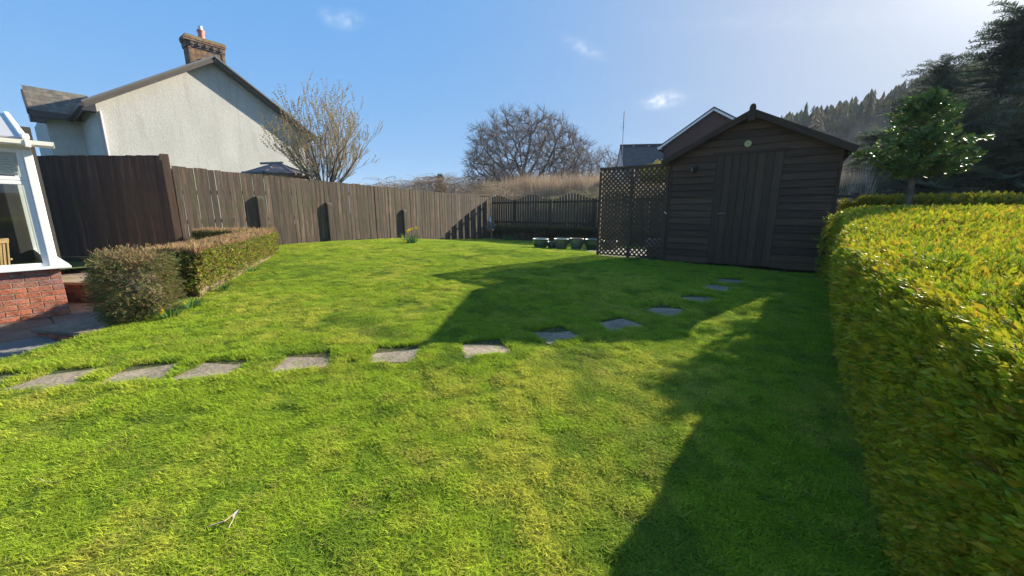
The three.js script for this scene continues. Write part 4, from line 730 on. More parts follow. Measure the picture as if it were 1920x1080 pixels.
{ // great oak beyond the bank, and lesser trees beside it
  seed(215);
  const oak = grownTree({ sd: 217, n: 1700, cy: 5.6, rx: 6.0, ry: 4.7, trunk: 2.2, step: 0.34, infl: 4, kill: 0.55, tip: 0.022, twigs: 7, tw: 0.9 });
  const ot = std(col(0.25, 0.20, 0.165), { roughness: 0.95 }), ob = std(col(0.20, 0.165, 0.13), { map: barkMap, roughness: 0.95 });
  plantTree('oak_tree', 'big bare round-crowned oak beyond the grassy bank', [-19.6, 0.0, -29.0], 0.3, oak, ob, ot, 1.0);
  seed(216);
  const small = [218, 219].map((sd) => grownTree({ sd, n: 520, cy: 3.3, rx: 1.7, ry: 2.3, trunk: 1.2, step: 0.2, infl: 3, kill: 0.34, tip: 0.011, twigs: 5, tw: 0.5 }));
  const spots = [[-17.6, 31, 0.78, 'close against the right of the oak'], [-17.2, 36, 0.88, 'slim, behind the right edge of the oak'], [-16.6, 40, 0.86, 'between the oak and the slate roof'], [-15.0, 41, 0.80, 'nearest to the slate roof'], [-24.5, 31, 0.62, 'small, just left of the oak'], [-28, 35, 0.75, 'low, behind the small evergreen'], [-31.5, 36, 0.62, 'low, far left of the oak'], [-14.4, 37, 0.62, 'low, in front of the slate roof end'], [-20.9, 26.5, 0.55, 'low, before the left half of the oak'], [-18.6, 26, 0.55, 'low, before the right half of the oak']];
  spots.forEach(([x, d, s, w], i) => plantTree('bare_tree', `bare grey-brown tree, ${w}`, [x, 0.1, -d], i * 1.9, small[i % 2], ob, ot, s * 1.65, 'bare trees beyond the bank'));
}

// ---------------------------------------------------------------- rough growth on the bank: dry stalks and brambles
{
  seed(221);
  const stalk = new GB(); for (let i = 0; i < 7; i++) { const a = rr(0, 6.28), l = rr(0.05, 0.3), h = rr(0.7, 1.25), w = 0.006; const x = rr(-0.12, 0.12), z = rr(-0.12, 0.12); stalk.tri([x - w, 0, z], [x + w, 0, z + w], [x + Math.cos(a) * l, h, z + Math.sin(a) * l]); stalk.tri([x, 0, z - w], [x, 0.1, z + w], [x + Math.cos(a) * l, h, z + Math.sin(a) * l]); }
  const tan = [col(0.50, 0.38, 0.25), col(0.60, 0.47, 0.32), col(0.42, 0.31, 0.20), col(0.56, 0.46, 0.34)], sp = [];
  for (let k = 0; k < 9500; k++) { const x = rr(-18, 2), d = rr(14.3, 22), tall = sm(-17, -14, x) * (1 - 0.6 * sm(-8.2, -6.8, x)); if (rnd() > 0.25 + 0.75 * tall) continue; sp.push({ x, y: bankH(x, d) - 0.1, z: -d, ry: rr(0, 6), rx: rr(-0.15, 0.15), s: (0.40 + 0.75 * tall * fbm(x * 0.8 + 60, d * 0.8, 69, 3) * 1.5) * rr(0.6, 1.25), c: tan[rnd() * 4 | 0].clone().multiplyScalar(rr(0.7, 1.15)) }); }
  const dry = instanced(scene, 'dry_grass', stalk.geo(), leafMat({ roughness: 0.9, transmission: 0.3 }), sp); tag(dry, 'tall pale dead grass stalks on the bank behind the picket fence', 'dry grass');
  // arching bramble canes
  const cane = new GB(); { let p = new THREE.Vector3(0, 0, 0); const n = 9; for (let i = 0; i < n; i++) { const t = (i + 1) / n, q = new THREE.Vector3(1.15 * t, 1.9 * t * (1 - t) * 0.55 + 0.05 * Math.sin(t * 9), 0.10 * Math.sin(t * 5)); cane.tube(p, q, 0.011 * (1 - 0.06 * i), 0.010 * (1 - 0.07 * i), 3); if (i > 2 && i < n - 1) cane.tube(q, new THREE.Vector3(q.x + rr(-0.1, 0.2), q.y + rr(-0.12, 0.14), q.z + rr(-0.2, 0.2)), 0.005, 0.002, 3); p = q; } }
  const bramble = (name, label, x0, x1, d0, d1, yTop, n, cs) => {
    const s2 = []; for (let k = 0; k < n; k++) { const x = rr(x0, x1), d = rr(d0, d1), e = Math.sin(Math.PI * clamp((x - x0) / (x1 - x0), 0.08, 0.92)), f = Math.sin(Math.PI * clamp((d - d0) / (d1 - d0), 0.1, 0.9)); s2.push({ x, y: lerp(0.9, yTop, Math.pow(rnd(), 0.55)) * (0.80 + 0.20 * Math.min(e, f)) - 0.25 + 0.5 * (fbm(x * 0.9 + 40, d * 0.9 + 40, 59, 3) - 0.5), z: -d, ry: rr(0, 6.28), rx: rr(-0.5, 0.5), rz: rr(-0.35, 0.25), s: rr(0.3, 0.68), c: cs[rnd() * cs.length | 0].clone().multiplyScalar(rr(0.65, 1.2)) }); }
    tag(instanced(scene, name, cane.geo(), std(col(1, 1, 1), { roughness: 0.95 }), s2), label, 'brambles');
  };
  const bc = [col(0.32, 0.235, 0.15), col(0.24, 0.18, 0.12), col(0.40, 0.31, 0.20), col(0.20, 0.15, 0.11)];
  bramble('bramble_thicket', 'tangled brown bramble thicket above the middle of the left fence', -13.6, -11.1, 9.6, 13.6, 3.2, 3200, bc);
  bramble('bramble_thicket', 'lower tan bramble tangle behind the far corner of the fences', -13.8, -10.4, 13.2, 17, 2.9, 2400, [col(0.42, 0.32, 0.2), col(0.34, 0.26, 0.16), col(0.48, 0.37, 0.23)]);
  bramble('bramble_thicket', 'small bramble tangle beneath the budding tree', -13.2, -11.3, 8.0, 9.7, 2.75, 900, bc);
  bramble('bramble_thicket', 'greenish-tan brambles spilling over the picket fence by the lattice', -8.6, -2.5, 13.4, 15.6, 2.5, 3200, [col(0.40, 0.33, 0.16), col(0.34, 0.30, 0.12), col(0.26, 0.2, 0.12), col(0.46, 0.36, 0.2)]);
  // small dark evergreen
  const t = thing('young_conifer', 'small dark green conifer standing above the brambles', 'conifer', [-22.0, 0.6, -20.8]);
  const ng = new GB(); for (let i = 0; i < 12; i++) leafInto(ng, M4(0, 0, 0, rr(0.1, 0.7), rr(0, 6.28), 0), rr(0.25, 0.4), 0.05, 0.4, 0.1);
  const ns = []; for (let k = 0; k < 420; k++) { const h = rnd(), a = rr(0, 6.28), R = (1 - h) * 0.85 * Math.sqrt(rnd()); ns.push({ x: Math.cos(a) * R, y: 0.2 + h * 3.1, z: Math.sin(a) * R, q: aim(Math.cos(a) * 0.7, 1, Math.sin(a) * 0.7, 0), s: rr(0.7, 1.1), c: col(0.03, 0.07, 0.035).multiplyScalar(rr(0.7, 1.4)) }); }
  part(t, 'trunk', new THREE.CylinderGeometry(0.03, 0.1, 3.2, 7), M.bark, [0, 1.5, 0]); instanced(t, 'foliage', ng.geo(), leafMat({ transmission: 0.2 }), ns);
  // end of a red brick garden wall beyond the bank
  const w = thing('garden_wall', 'low red brick wall beyond the bank, left of the lattice top', 'wall', [-11.0, 2.0, -20.8], -0.5); part(w, 'brickwork', bx(3.4, 1.7, 0.22), std(col(0.40, 0.20, 0.15), { map: brickMap }), [0, -0.1, 0]); part(w, 'coping', bx(3.44, 0.07, 0.28), std(col(0.42, 0.33, 0.28), { map: slabMap }), [0, 0.785, 0]);
}

// ---------------------------------------------------------------- roofs laid in slates
function slates(parent, x0, x1, y0, z0, slopeLen, ang, tw, th, mats, sd) { // courses from the eave (y0, z0) rising towards -z at angle ang; x along the eave
  seed(sd); const lists = mats.map(() => []), rows = Math.ceil(slopeLen / th);
  for (let r = 0; r < rows; r++) for (let x = x0 - (r % 2) * tw / 2; x < x1; x += tw) { const a = Math.max(x, x0), b = Math.min(x + tw, x1); if (b - a < 0.03) continue; const s = r * th + th * 0.5, g = new THREE.BoxGeometry(b - a - 0.006, 0.012, th * 1.15); g.rotateX(ang - 0.02 - rr(0, 0.02)); g.translate((a + b) / 2, y0 + Math.sin(ang) * s + 0.012, z0 - Math.cos(ang) * s); lists[rnd() * mats.length | 0].push(grainUV(g, 'x', rnd() * 4, rnd() * 4)); }
  lists.forEach((l, i) => { if (l.length) { const m = part(parent, 'slates', mergeGeometries(l), mats[i]); m.userData.kind = 'stuff'; } });
}

// ---------------------------------------------------------------- white rendered house on the left
{
  const X = -21.36, d0 = 3.0, d1 = 10.8, base = 0.2, ey = 5.3, ay = 7.8, mid = (d0 + d1) / 2, back = 9;
  const t = thing('rendered_house', 'white rendered house with a big gable and brick chimney beyond the left fence', 'house', [X, base, -mid]);
  const hw = (d1 - d0) / 2, H = ey - base, A = ay - base, sl = Math.atan2(A - H, hw);
  // local: the gable faces +x; z from -hw (far) to +hw (near)
  part(t, 'wall', prism([[-hw, 0], [hw, 0], [hw, H], [0, A], [-hw, H]], back).rotateY(Math.PI / 2).translate(-back, 0, 0), M.roughcast);
  const over = 0.36, rl = (hw + 0.35) / Math.cos(sl), RL = back + over + 0.1;
  const roofSide = (s) => {
    const zc = s * (hw + 0.35) / 2, yc = A - (hw + 0.35) / 2 * Math.tan(sl) + 0.13, rx = s * sl;
    const r = part(t, 'roof', bx(RL, 0.07, rl, 'z'), M.slate[0], [over - RL / 2, yc, zc], [rx, 0, 0]);
    part(t, 'barge_board', bx(0.03, 0.13, rl, 'z'), std(col(0.15, 0.13, 0.125), { map: woodMap, roughness: 0.7 }), [over - 0.03, yc - 0.09, zc], [rx, 0, 0]);
    part(t, 'verge_trim', bx(0.06, 0.06, rl + 0.02, 'z'), std(col(0.13, 0.135, 0.145), { roughness: 0.55 }), [over + 0.012, yc + 0.05, zc], [rx, 0, 0]);
    part(t, 'soffit', bx(over - 0.05, 0.02, rl - 0.05, 'z'), std(col(0.10, 0.09, 0.09), { roughness: 0.7 }), [over / 2 - 0.02, yc - 0.145, zc], [rx, 0, 0]);
    return r;
  };
  roofSide(1); roofSide(-1);
  part(t, 'ridge_tiles', new THREE.CylinderGeometry(0.13, 0.13, RL, 10, 1, false, 0, Math.PI).rotateZ(Math.PI / 2).rotateX(-Math.PI / 2), std(col(0.16, 0.16, 0.17), { roughness: 0.6 }), [over - RL / 2, A + 0.11, 0]);
  part(t, 'gutter', bx(RL, 0.11, 0.12), M.fascia, [over - RL / 2, H - 0.15, hw + 0.36]);
  part(t, 'fascia', bx(RL - 0.1, 0.2, 0.03), M.fascia, [over - RL / 2, H - 0.17, hw + 0.28]);
  part(t, 'box_end', bx(0.34, 0.34, 0.34), M.fascia, [over - 0.22, H - 0.16, hw + 0.18]);
  part(t, 'downpipe', new THREE.CylinderGeometry(0.045, 0.045, H - 0.3, 10), std(col(0.42, 0.38, 0.42), { roughness: 0.5 }), [0.055, H / 2 - 0.1, hw - 0.10]);
  // chimney
  const ch = new THREE.Group(); ch.name = 'chimney'; ch.position.set(-0.65, 0, 0.02); t.add(ch);
  const cw = 1.30, cd = 0.62, cb = A - 0.5, ct = 8.35 - base;
  seed(301);
  part(ch, 'mortar_core', bx(cd - 0.03, ct - cb + 0.36, cw - 0.03), std(col(0.30, 0.25, 0.19), { roughness: 0.95 }), [0, (cb + ct) / 2 + 0.18, 0]);
  const bl = [0, 1].map(() => bx(0.103, 0.066, 0.215, 'z')), bsd = [0, 1].map(() => bx(0.215, 0.066, 0.103));
  const course = (y, grow, m) => { for (let z = -cw / 2 - grow; z < cw / 2 + grow - 0.1; z += 0.2175) part(ch, 'brick', bl[rnd() * 2 | 0], m ?? M.buffBrick[rnd() * 4 | 0], [cd / 2 - 0.045 + grow, y, z + 0.109]); for (let x = -cd / 2 - grow; x < cd / 2 - 0.15 + grow; x += 0.2175) for (const s of [-1, 1]) part(ch, 'brick', bsd[rnd() * 2 | 0], m ?? M.buffBrick[rnd() * 4 | 0], [x + 0.109, y, s * (cw / 2 - 0.045 + grow)]); };
  let y = cb; let c = 0; for (; y < ct - 0.01; y += 0.075, c++) course(y + 0.0375, c % 2 ? 0.001 : 0);
  course(y + 0.0375, 0.035, M.blueBrick); y += 0.075;
  for (let r = 0; r < 2; r++, y += 0.075) { course(y + 0.0375, 0.04); }
  for (let k = -2; k <= 2; k++) part(ch, 'dentil', bx(0.07, 0.12, 0.10), M.blueBrick, [cd / 2 + 0.055, y - 0.09, k * 0.26]);
  course(y + 0.0375, 0.07); y += 0.075; course(y + 0.0375, 0.085); y += 0.075;
  part(ch, 'capping', bx(cd + 0.16, 0.07, cw + 0.16), std(col(0.46, 0.40, 0.22), { map: slabMap }), [0, y + 0.03, 0]);
  const pot = new THREE.LatheGeometry([[0.001, 0], [0.15, 0], [0.15, 0.05], [0.12, 0.1], [0.115, 0.34], [0.15, 0.38], [0.14, 0.44], [0.1, 0.45]].map(([a, b]) => new THREE.Vector2(a, b)), 18);
  const pt = part(ch, 'chimney_pot', pot, std(col(0.56, 0.20, 0.15), { roughness: 0.7 }), [0, y + 0.05, 0.02]); part(pt, 'cowl', new THREE.CylinderGeometry(0.075, 0.075, 0.2, 14), std(col(0.55, 0.57, 0.6), { roughness: 0.4, metalness: 0.6 }), [0, 0.5, 0]);
  part(ch, 'flashing', bx(cd + 0.05, 0.22, 0.5), std(col(0.22, 0.22, 0.25), { roughness: 0.6 }), [0.03, A + 0.05, 0]);

  // wing set back on the near side
  const wing = thing('house_wing', 'set-back shaded wing with a slate roof left of the white gable', 'house', [X - 3.5, base, -d0]);
  part(wing, 'wall', prism([[-0.2, 0], [0.98, 0], [0.98, H + 0.05], [-0.2, H + 0.05]], 5).rotateY(Math.PI / 2).translate(-5, 0, 0).scale(1, 1, -1).translate(0, 0, 0), M.roughcast);
  wing.children[0].geometry.dispose(); wing.clear();
  part(wing, 'wall', bx(5, H + 0.05, 1.2, 'x'), M.roughcast, [-2.5, (H + 0.05) / 2, 0.38]);
  const wa = 0.95, wl = 1.02;
  const wr = new THREE.Group(); wr.name = 'roof'; wr.position.set(0.42, H - 0.02, 0); wr.rotation.y = Math.PI / 2; wing.add(wr);
  part(wr, 'roof_deck', bx(1.75, 0.05, wl), M.fascia, [-0.5, Math.sin(wa) * wl / 2 - 0.03, -Math.cos(wa) * wl / 2], [wa, 0, 0]);
  slates(wr, -1.38, 0.38, 0, 0, wl, wa, 0.25, 0.2, M.slate, 311);
  part(wr, 'fascia', bx(1.78, 0.22, 0.05), M.fascia, [-0.5, -0.13, 0.03]);
  part(wr, 'verge_board', bx(0.05, 0.24, wl), M.fascia, [-1.41, Math.sin(wa) * wl / 2 - 0.09, -Math.cos(wa) * wl / 2], [wa, 0, 0]);
  part(wr, 'box_end', bx(0.4, 0.42, 0.42), M.fascia, [-1.2, -0.2, -0.2]);
}
{ // neighbour's small conservatory, its faceted roof just above the fence
  const t = thing('faceted_conservatory', 'small faceted conservatory roof showing above the left fence', 'conservatory', [-13.95, 0.3, -5.95]);
  const R = 1.05, n = 8, g = new GB(), bars = new GB(), y0 = 2.25, y1 = 2.66, P = (k, r, y) => new THREE.Vector3(Math.cos(k / n * 6.283) * r, y, Math.sin(k / n * 6.283) * r);
  for (let k = 0; k < n; k++) { const a = P(k, R, y0), b = P(k + 1, R, y0); g.tri([a.x, a.y, a.z], [0, y1, 0], [b.x, b.y, b.z]); bars.tube(a, new THREE.Vector3(0, y1, 0), 0.03, 0.022, 6); bars.tube(a, b, 0.05, 0.05, 6); }
  part(t, 'roof_panels', g.geo(), std(col(0.20, 0.145, 0.14), { roughness: 0.75, side: THREE.DoubleSide }));
  part(t, 'glazing_bars', bars.geo(), std(col(0.16, 0.14, 0.135), { roughness: 0.7 }));
  part(t, 'ridge_beam', rbx(0.9, 0.07, 0.07, 0.02), std(col(0.15, 0.18, 0.16), { roughness: 0.7 }), [-0.45, y1 + 0.02, 0], [0, 0.4, 0]);
  part(t, 'wall', new THREE.CylinderGeometry(R * 0.95, R * 0.95, 0.7, 8), M.brick[1], [0, 0.3, 0]);
  part(t, 'glazing', new THREE.CylinderGeometry(R * 0.94, R * 0.94, 1.55, 8, 1, true), phys(col(0.9, 0.93, 0.92), { transmission: 1, roughness: 0.03, thickness: 0, side: THREE.DoubleSide }), [0, 1.45, 0]);
}

// ---------------------------------------------------------------- dark house on the right, behind the shed
{
  const ax = -4.41, ad = 26.5, base = 0.6, ay = 7.39, ey = 5.5, hw = 2.95, t = thing('brick_house', 'dark brick gable house with white barge boards behind the shed', 'house', [ax, base, -ad]);
  const A = ay - base, H = ey - base, sl = Math.atan2(A - H, hw), L = 7;
  part(t, 'wall', prism([[-hw + 0.2, 0], [hw - 0.2, 0], [hw - 0.2, H + 0.02], [0, A - 0.13], [-hw + 0.2, H + 0.02]], L).translate(0, 0, -L), std(col(0.14, 0.085, 0.075), { map: brickMap, roughness: 0.9 }));
  seed(321);
  { // brick courses of the gable, too small to pick apart
    const l = []; for (let y = H - 1.2, r = 0; y < A - 0.25; y += 0.075, r++) { const half = Math.min(hw - 0.25, (A - 0.2 - y - 0.07) / Math.tan(sl)); for (let x = -half + (r % 2) * 0.11; x < half - 0.2; x += 0.225) l.push(new THREE.BoxGeometry(0.215, 0.065, 0.03).translate(x + 0.11, y + 0.033, 0.006 + rr(0, 0.004))); }
    const m = part(t, 'brickwork', mergeGeometries(l), std(col(0.17, 0.10, 0.085), { map: brickMap, roughness: 0.85 })); m.userData.kind = 'stuff';
  }
  for (const s of [-1, 1]) {
    const rl = hw / Math.cos(sl) + 0.12, cx = s * (hw + 0.1) / 2, cy = A - (hw + 0.1) / 2 * Math.tan(sl);
    part(t, 'roof', bx(rl, 0.09, L + 0.2, 'z'), M.darkSlate[0], [cx, cy + 0.02, -L / 2 + 0.15], [0, 0, -s * sl]);
    part(t, 'barge_board', bx(rl, 0.11, 0.03), M.upvc, [cx, cy - 0.085, 0.262], [0, 0, -s * sl]);
    part(t, 'verge_tiles', bx(rl, 0.05, 0.06), M.darkSlate[1], [cx, cy + 0.03, 0.27], [0, 0, -s * sl]);
  }
  part(t, 'eaves_box', bx(0.22, 0.18, 0.3), M.upvc, [-hw - 0.02, H - 0.06, 0.13]);
  part(t, 'side_gutter', bx(0.12, 0.1, 3.2), M.fascia, [-hw - 0.14, H - 0.12, -1.5]);

  // lower slate roof seen face on, left of the gable
  const r = thing('slate_roofed_house', 'house with a blue-grey slate roof and skylight left of the gable', 'house', [-10.55, 0.6, -28.9], 0.50);
  // local: the slope faces +z; x 0 .. 5.6
  const ang = 0.68, wl = 4.4, eY = 3.35, W = 5.2;
  part(r, 'wall', bx(W - 0.1, eY + 0.2, 6), std(col(0.5, 0.48, 0.45), { roughness: 0.9 }), [W / 2, (eY + 0.2) / 2, -3.1]);
  part(r, 'gable', prism([[0, 0], [6.4, 0], [3.2, 2.62]], 0.2).rotateY(Math.PI / 2).translate(0.04, eY + 0.02, 0.15), std(col(0.62, 0.61, 0.6), { roughness: 0.9 }));
  part(r, 'roof_deck', mergeGeometries([bx(W, 0.06, wl).rotateX(ang).translate(W / 2, eY + Math.sin(ang) * wl / 2 - 0.03, 0.3 - Math.cos(ang) * wl / 2), bx(W, 0.06, wl).rotateX(-ang).translate(W / 2, eY + Math.sin(ang) * wl / 2 - 0.03, 0.3 - Math.cos(ang) * wl * 1.5)]), M.darkSlate[2]);
  slates(r, 0, W, eY, 0.3, wl, ang, 0.30, 0.21, M.darkSlate, 322);
  part(r, 'ridge_tiles', bx(W, 0.1, 0.24), M.darkSlate[2], [W / 2, eY + Math.sin(ang) * wl + 0.03, 0.3 - Math.cos(ang) * wl]);
  for (const x of [1.05, 2.25]) part(r, 'roof_vent', rbx(0.16, 0.06, 0.1, 0.015), std(col(0.6, 0.6, 0.58), { roughness: 0.4 }), [x, eY + Math.sin(ang) * (wl - 0.22) + 0.06, 0.3 - Math.cos(ang) * (wl - 0.22)]);
  const s0 = 1.05, sk = new THREE.Group(); sk.name = 'skylight'; sk.position.set(1.75, eY + Math.sin(ang) * s0 + 0.05, 0.3 - Math.cos(ang) * s0); sk.rotation.x = ang; r.add(sk);
  part(sk, 'frame', mergeGeometries([bx(1.05, 0.07, 0.07).translate(0, 0, 0.4), bx(1.05, 0.07, 0.07).translate(0, 0, -0.4), bx(0.07, 0.068, 0.73).translate(0.49, 0, 0), bx(0.07, 0.068, 0.73).translate(-0.49, 0, 0)]), M.fascia);
  part(sk, 'pane', bx(0.91, 0.02, 0.73), std(col(0.28, 0.33, 0.42), { roughness: 0.08, metalness: 0.6 }), [0, 0.01, 0]);
  const an = thing('television_aerial', 'tall thin aerial mast beside the slate roof, with a dish', 'aerial', [-10.75, 0.6, -28.7]);
  part(an, 'mast', new THREE.CylinderGeometry(0.022, 0.028, 8.0, 7), std(col(0.3, 0.32, 0.35), { roughness: 0.5 }), [0, 4.0, 0]);
  part(an, 'whip', new THREE.CylinderGeometry(0.035, 0.035, 1.3, 7), std(col(0.30, 0.32, 0.36), { roughness: 0.5 }), [0, 7.3, 0]);
  part(an, 'crossbar', mergeGeometries([bx(0.5, 0.02, 0.02).translate(0, 6.9, 0), bx(0.36, 0.02, 0.02).translate(0, 7.2, 0)]), M.steel);
  part(an, 'dish', new THREE.SphereGeometry(0.34, 18, 8, 0, 6.283, 0, 0.8).scale(1, 0.45, 1), std(col(0.25, 0.25, 0.28), { roughness: 0.5, side: THREE.DoubleSide }), [-0.2, 3.75, 0.1], [1.2, 0, 0.3]);
}
{ // yellow-green shrub showing over the lattice
  seed(331); const t = thing('shrub', 'yellow-green shrub top showing over the lattice beside the shed', 'shrub', [-2.35, 0.4, -8.75]);
  const sp = []; for (let k = 0; k < 520; k++) { const a = rr(0, 6.28), R = 0.38 * Math.sqrt(rnd()); sp.push({ x: Math.cos(a) * R * 1.2, y: 1.55 + rr(0, 0.48) * (1 - R), z: Math.sin(a) * R, q: aim(rr(-1, 1), rr(0.2, 1), rr(-1, 1), rr(0, 6)), s: rr(1, 1.9), c: [col(0.40, 0.36, 0.06), col(0.26, 0.30, 0.05), col(0.45, 0.40, 0.14)][rnd() * 3 | 0] }); }
  const tw = new GB(); for (let k = 0; k < 14; k++) tw.tube(new THREE.Vector3(rr(-0.08, 0.08), 0, rr(-0.08, 0.08)), new THREE.Vector3(rr(-0.35, 0.35), rr(1.5, 1.9), rr(-0.3, 0.3)), 0.012, 0.004, 4);
  part(t, 'branches', tw.geo(), M.bark); instanced(t, 'foliage', sprigGeo(332, 3, 0.018, 0.032, 0.018), leafMat(), sp);
}

// ---------------------------------------------------------------- holly tree
{
  seed(341);
  const px = 1.38, pd = 8.0, t = thing('holly_tree', 'small standard holly with glossy leaves rising from the golden hedge', 'tree', [px, 0.35, -pd]); t.scale.setScalar(1.04);
  const g = new GB(); let p = new THREE.Vector3(0, 0, 0), q = new THREE.Vector3(0.0, 0.75, 0.0), r = new THREE.Vector3(-0.03, 1.55, 0.02), top = new THREE.Vector3(0.0, 2.5, 0);
  g.tube(p, q, 0.045, 0.04, 10); g.tube(q, r, 0.04, 0.034, 10); g.tube(r, top, 0.032, 0.008, 8);
  const C0 = new THREE.Vector3(0, 2.02, 0), sp = [], inner = [];
  const lim = (y) => { const k = clamp((y - 1.42) / 1.16); return 0.66 * Math.pow(Math.sin(Math.PI * Math.pow(clamp(k, 0.001, 0.999), 0.62)), 0.8) * (1 - 0.42 * k); };
  for (let k = 0; k < 90; k++) { const y = rr(1.47, 2.5), a = rr(0, 6.28), R = lim(y) * rr(0.6, 1.0), b = new THREE.Vector3(Math.cos(a) * R, y, Math.sin(a) * R), o = new THREE.Vector3(0, Math.max(1.5, y - R * 0.55), 0), m = o.clone().lerp(b, 0.5).add(new THREE.Vector3(0, -0.04, 0)); g.tube(o, m, 0.012, 0.008, 5); g.tube(m, b, 0.008, 0.003, 4); for (let j = 0; j < 9; j++) { const s = Math.pow(rnd(), 0.7); const c = o.clone().lerp(b, s * 1.08); sp.push({ x: c.x + rr(-0.09, 0.09), y: c.y + rr(-0.09, 0.09), z: c.z + rr(-0.09, 0.09), q: aim(Math.cos(a) + rr(-0.9, 0.9), rr(-0.2, 1.1), Math.sin(a) + rr(-0.9, 0.9), rr(0, 6)), s: rr(0.75, 1.3), c: [col(0.07, 0.15, 0.035), col(0.10, 0.19, 0.04), col(0.14, 0.22, 0.045), col(0.22, 0.26, 0.05)][Math.min(3, rnd() * 3.5 | 0)].clone().multiplyScalar(rr(0.8, 1.2)) }); } }
  part(t, 'trunk', g.geo(), std(col(0.28, 0.26, 0.21), { map: barkMap, roughness: 0.9 }));
  instanced(t, 'foliage', sprigGeo(342, 3, 0.026, 0.055, 0.030, 0.002, 0.85), leafMat({ roughness: 0.45, transmission: 0.4, specularIntensity: 0.5 }), sp);
}

// ---------------------------------------------------------------- wooded hill on the right
const polar = (az, r) => { const a = az * Math.PI / 180 - 0.630; return [Math.sin(a) * r, Math.cos(a) * r]; }; // degrees right of the view axis
const ridge = (az) => { const k = [[14, 0.02], [22, 0.10], [28, 0.155], [34.6, 0.19], [39, 0.207], [43.6, 0.222], [48, 0.25], [54, 0.29], [62, 0.30], [75, 0.26], [95, 0.16], [120, 0.04]]; for (let i = 1; i < k.length; i++) if (az <= k[i][0]) return lerp(k[i - 1][1], k[i][1], clamp((az - k[i - 1][0]) / (k[i][0] - k[i - 1][0]))); return 0; };
const hillY = (az, r) => 0.5 + ridge(az) * 135 * 0.72 * Math.pow(sm(26, 140, r), 1.15) + 1.5 * (fbm(az * 0.3, r * 0.06, 55, 3) - 0.5) * sm(30, 60, r);
{
  const g = new GB(), na = 80, nr = 34, P = (i, j) => { const az = lerp(12, 122, i / na), r = j < nr - 3 ? lerp(24, 145, j / (nr - 4)) : lerp(150, 260, (j - nr + 3) / 3), [x, d] = polar(az, r); return [x, j < nr - 3 ? hillY(az, r) : hillY(az, 145) * (1 - (j - nr + 3) / 3.2), -d, x, d]; };
  for (let i = 0; i < na; i++) for (let j = 0; j < nr; j++) g.quad(P(i, j), P(i + 1, j), P(i + 1, j + 1), P(i, j + 1));
  struct('hillside', g.geo(), std(col(0.17, 0.135, 0.08), { map: earthMap, roughness: 1 }));
  seed(351);
  // conifer: drooping whorls of jagged boughs
  const cg = new GB(); for (let l = 0; l < 9; l++) { const y = 0.12 + l * 0.095, R = 0.27 * (1 - l / 10.5), n = 7; for (let k = 0; k < n; k++) { const a = k / n * 6.283 + l * 0.7 + rr(-0.2, 0.2), b = 0.42, RR = R * rr(0.75, 1.2); cg.tri([0, y + 0.13, 0], [Math.cos(a - b) * RR * 0.75, y + 0.01, Math.sin(a - b) * RR * 0.75], [Math.cos(a) * RR, y - 0.035, Math.sin(a) * RR]); cg.tri([0, y + 0.13, 0], [Math.cos(a) * RR, y - 0.035, Math.sin(a) * RR], [Math.cos(a + b) * RR * 0.75, y + 0.01, Math.sin(a + b) * RR * 0.75]); } } cg.tube(new THREE.Vector3(0, 0, 0), new THREE.Vector3(0, 0.95, 0), 0.016, 0.002, 4);
  const con = []; for (let k = 0; k < 5200; k++) { const az = rr(26, 100), r = rr(88, 146); if (rnd() > sm(88, 112, r)) continue; const [x, d] = polar(az, r); con.push({ x, y: hillY(az, r) - 0.4, z: -d, ry: rr(0, 6), sx: rr(5.0, 10.5), sz: rr(5.0, 10.5), sy: rr(3.6, 8.6) * (0.8 + 0.4 * fbm(az * 0.5, r * 0.1, 56, 2)), c: col(0.055, 0.085, 0.04).lerp(rnd() < 0.4 ? col(0.24, 0.18, 0.12) : col(0.15, 0.135, 0.07), rnd() * 0.9).multiplyScalar(rr(0.7, 1.3)) }); }
  tag(instanced(scene, 'conifer_wood', cg.geo(), leafMat({ transmission: 0.4, roughness: 0.9, specularIntensity: 0.1 }), con), 'dark conifer wood covering the upper hillside on the right', 'woodland');
  // bare scrub and woodland lower down
  seed(352);
  const bt = bareTree({ len: 1.5, r: 0.06, levels: 4, kids: [4, 3, 3, 2], spread: 0.6, up: 0.05, wob: 0.22, shrink: 0.66 }), bg = mergeGeometries([bt.limbs, bt.twigs]);
  const bare = []; for (let k = 0; k < 1100; k++) { const az = rr(27, 100), r = rr(36, 108), [x, d] = polar(az, r); bare.push({ x, y: hillY(az, r) - 0.3, z: -d, ry: rr(0, 6), s: rr(0.9, 1.9), c: [col(0.25, 0.19, 0.15), col(0.20, 0.155, 0.12), col(0.31, 0.25, 0.20), col(0.17, 0.13, 0.10)][rnd() * 4 | 0].clone().multiplyScalar(rr(0.7, 1.2)) }); }
  tag(instanced(scene, 'bare_scrub_wood', bg, std(col(1, 1, 1), { roughness: 0.95 }), bare), 'leafless grey-brown scrub woodland on the lower hillside', 'woodland');
}
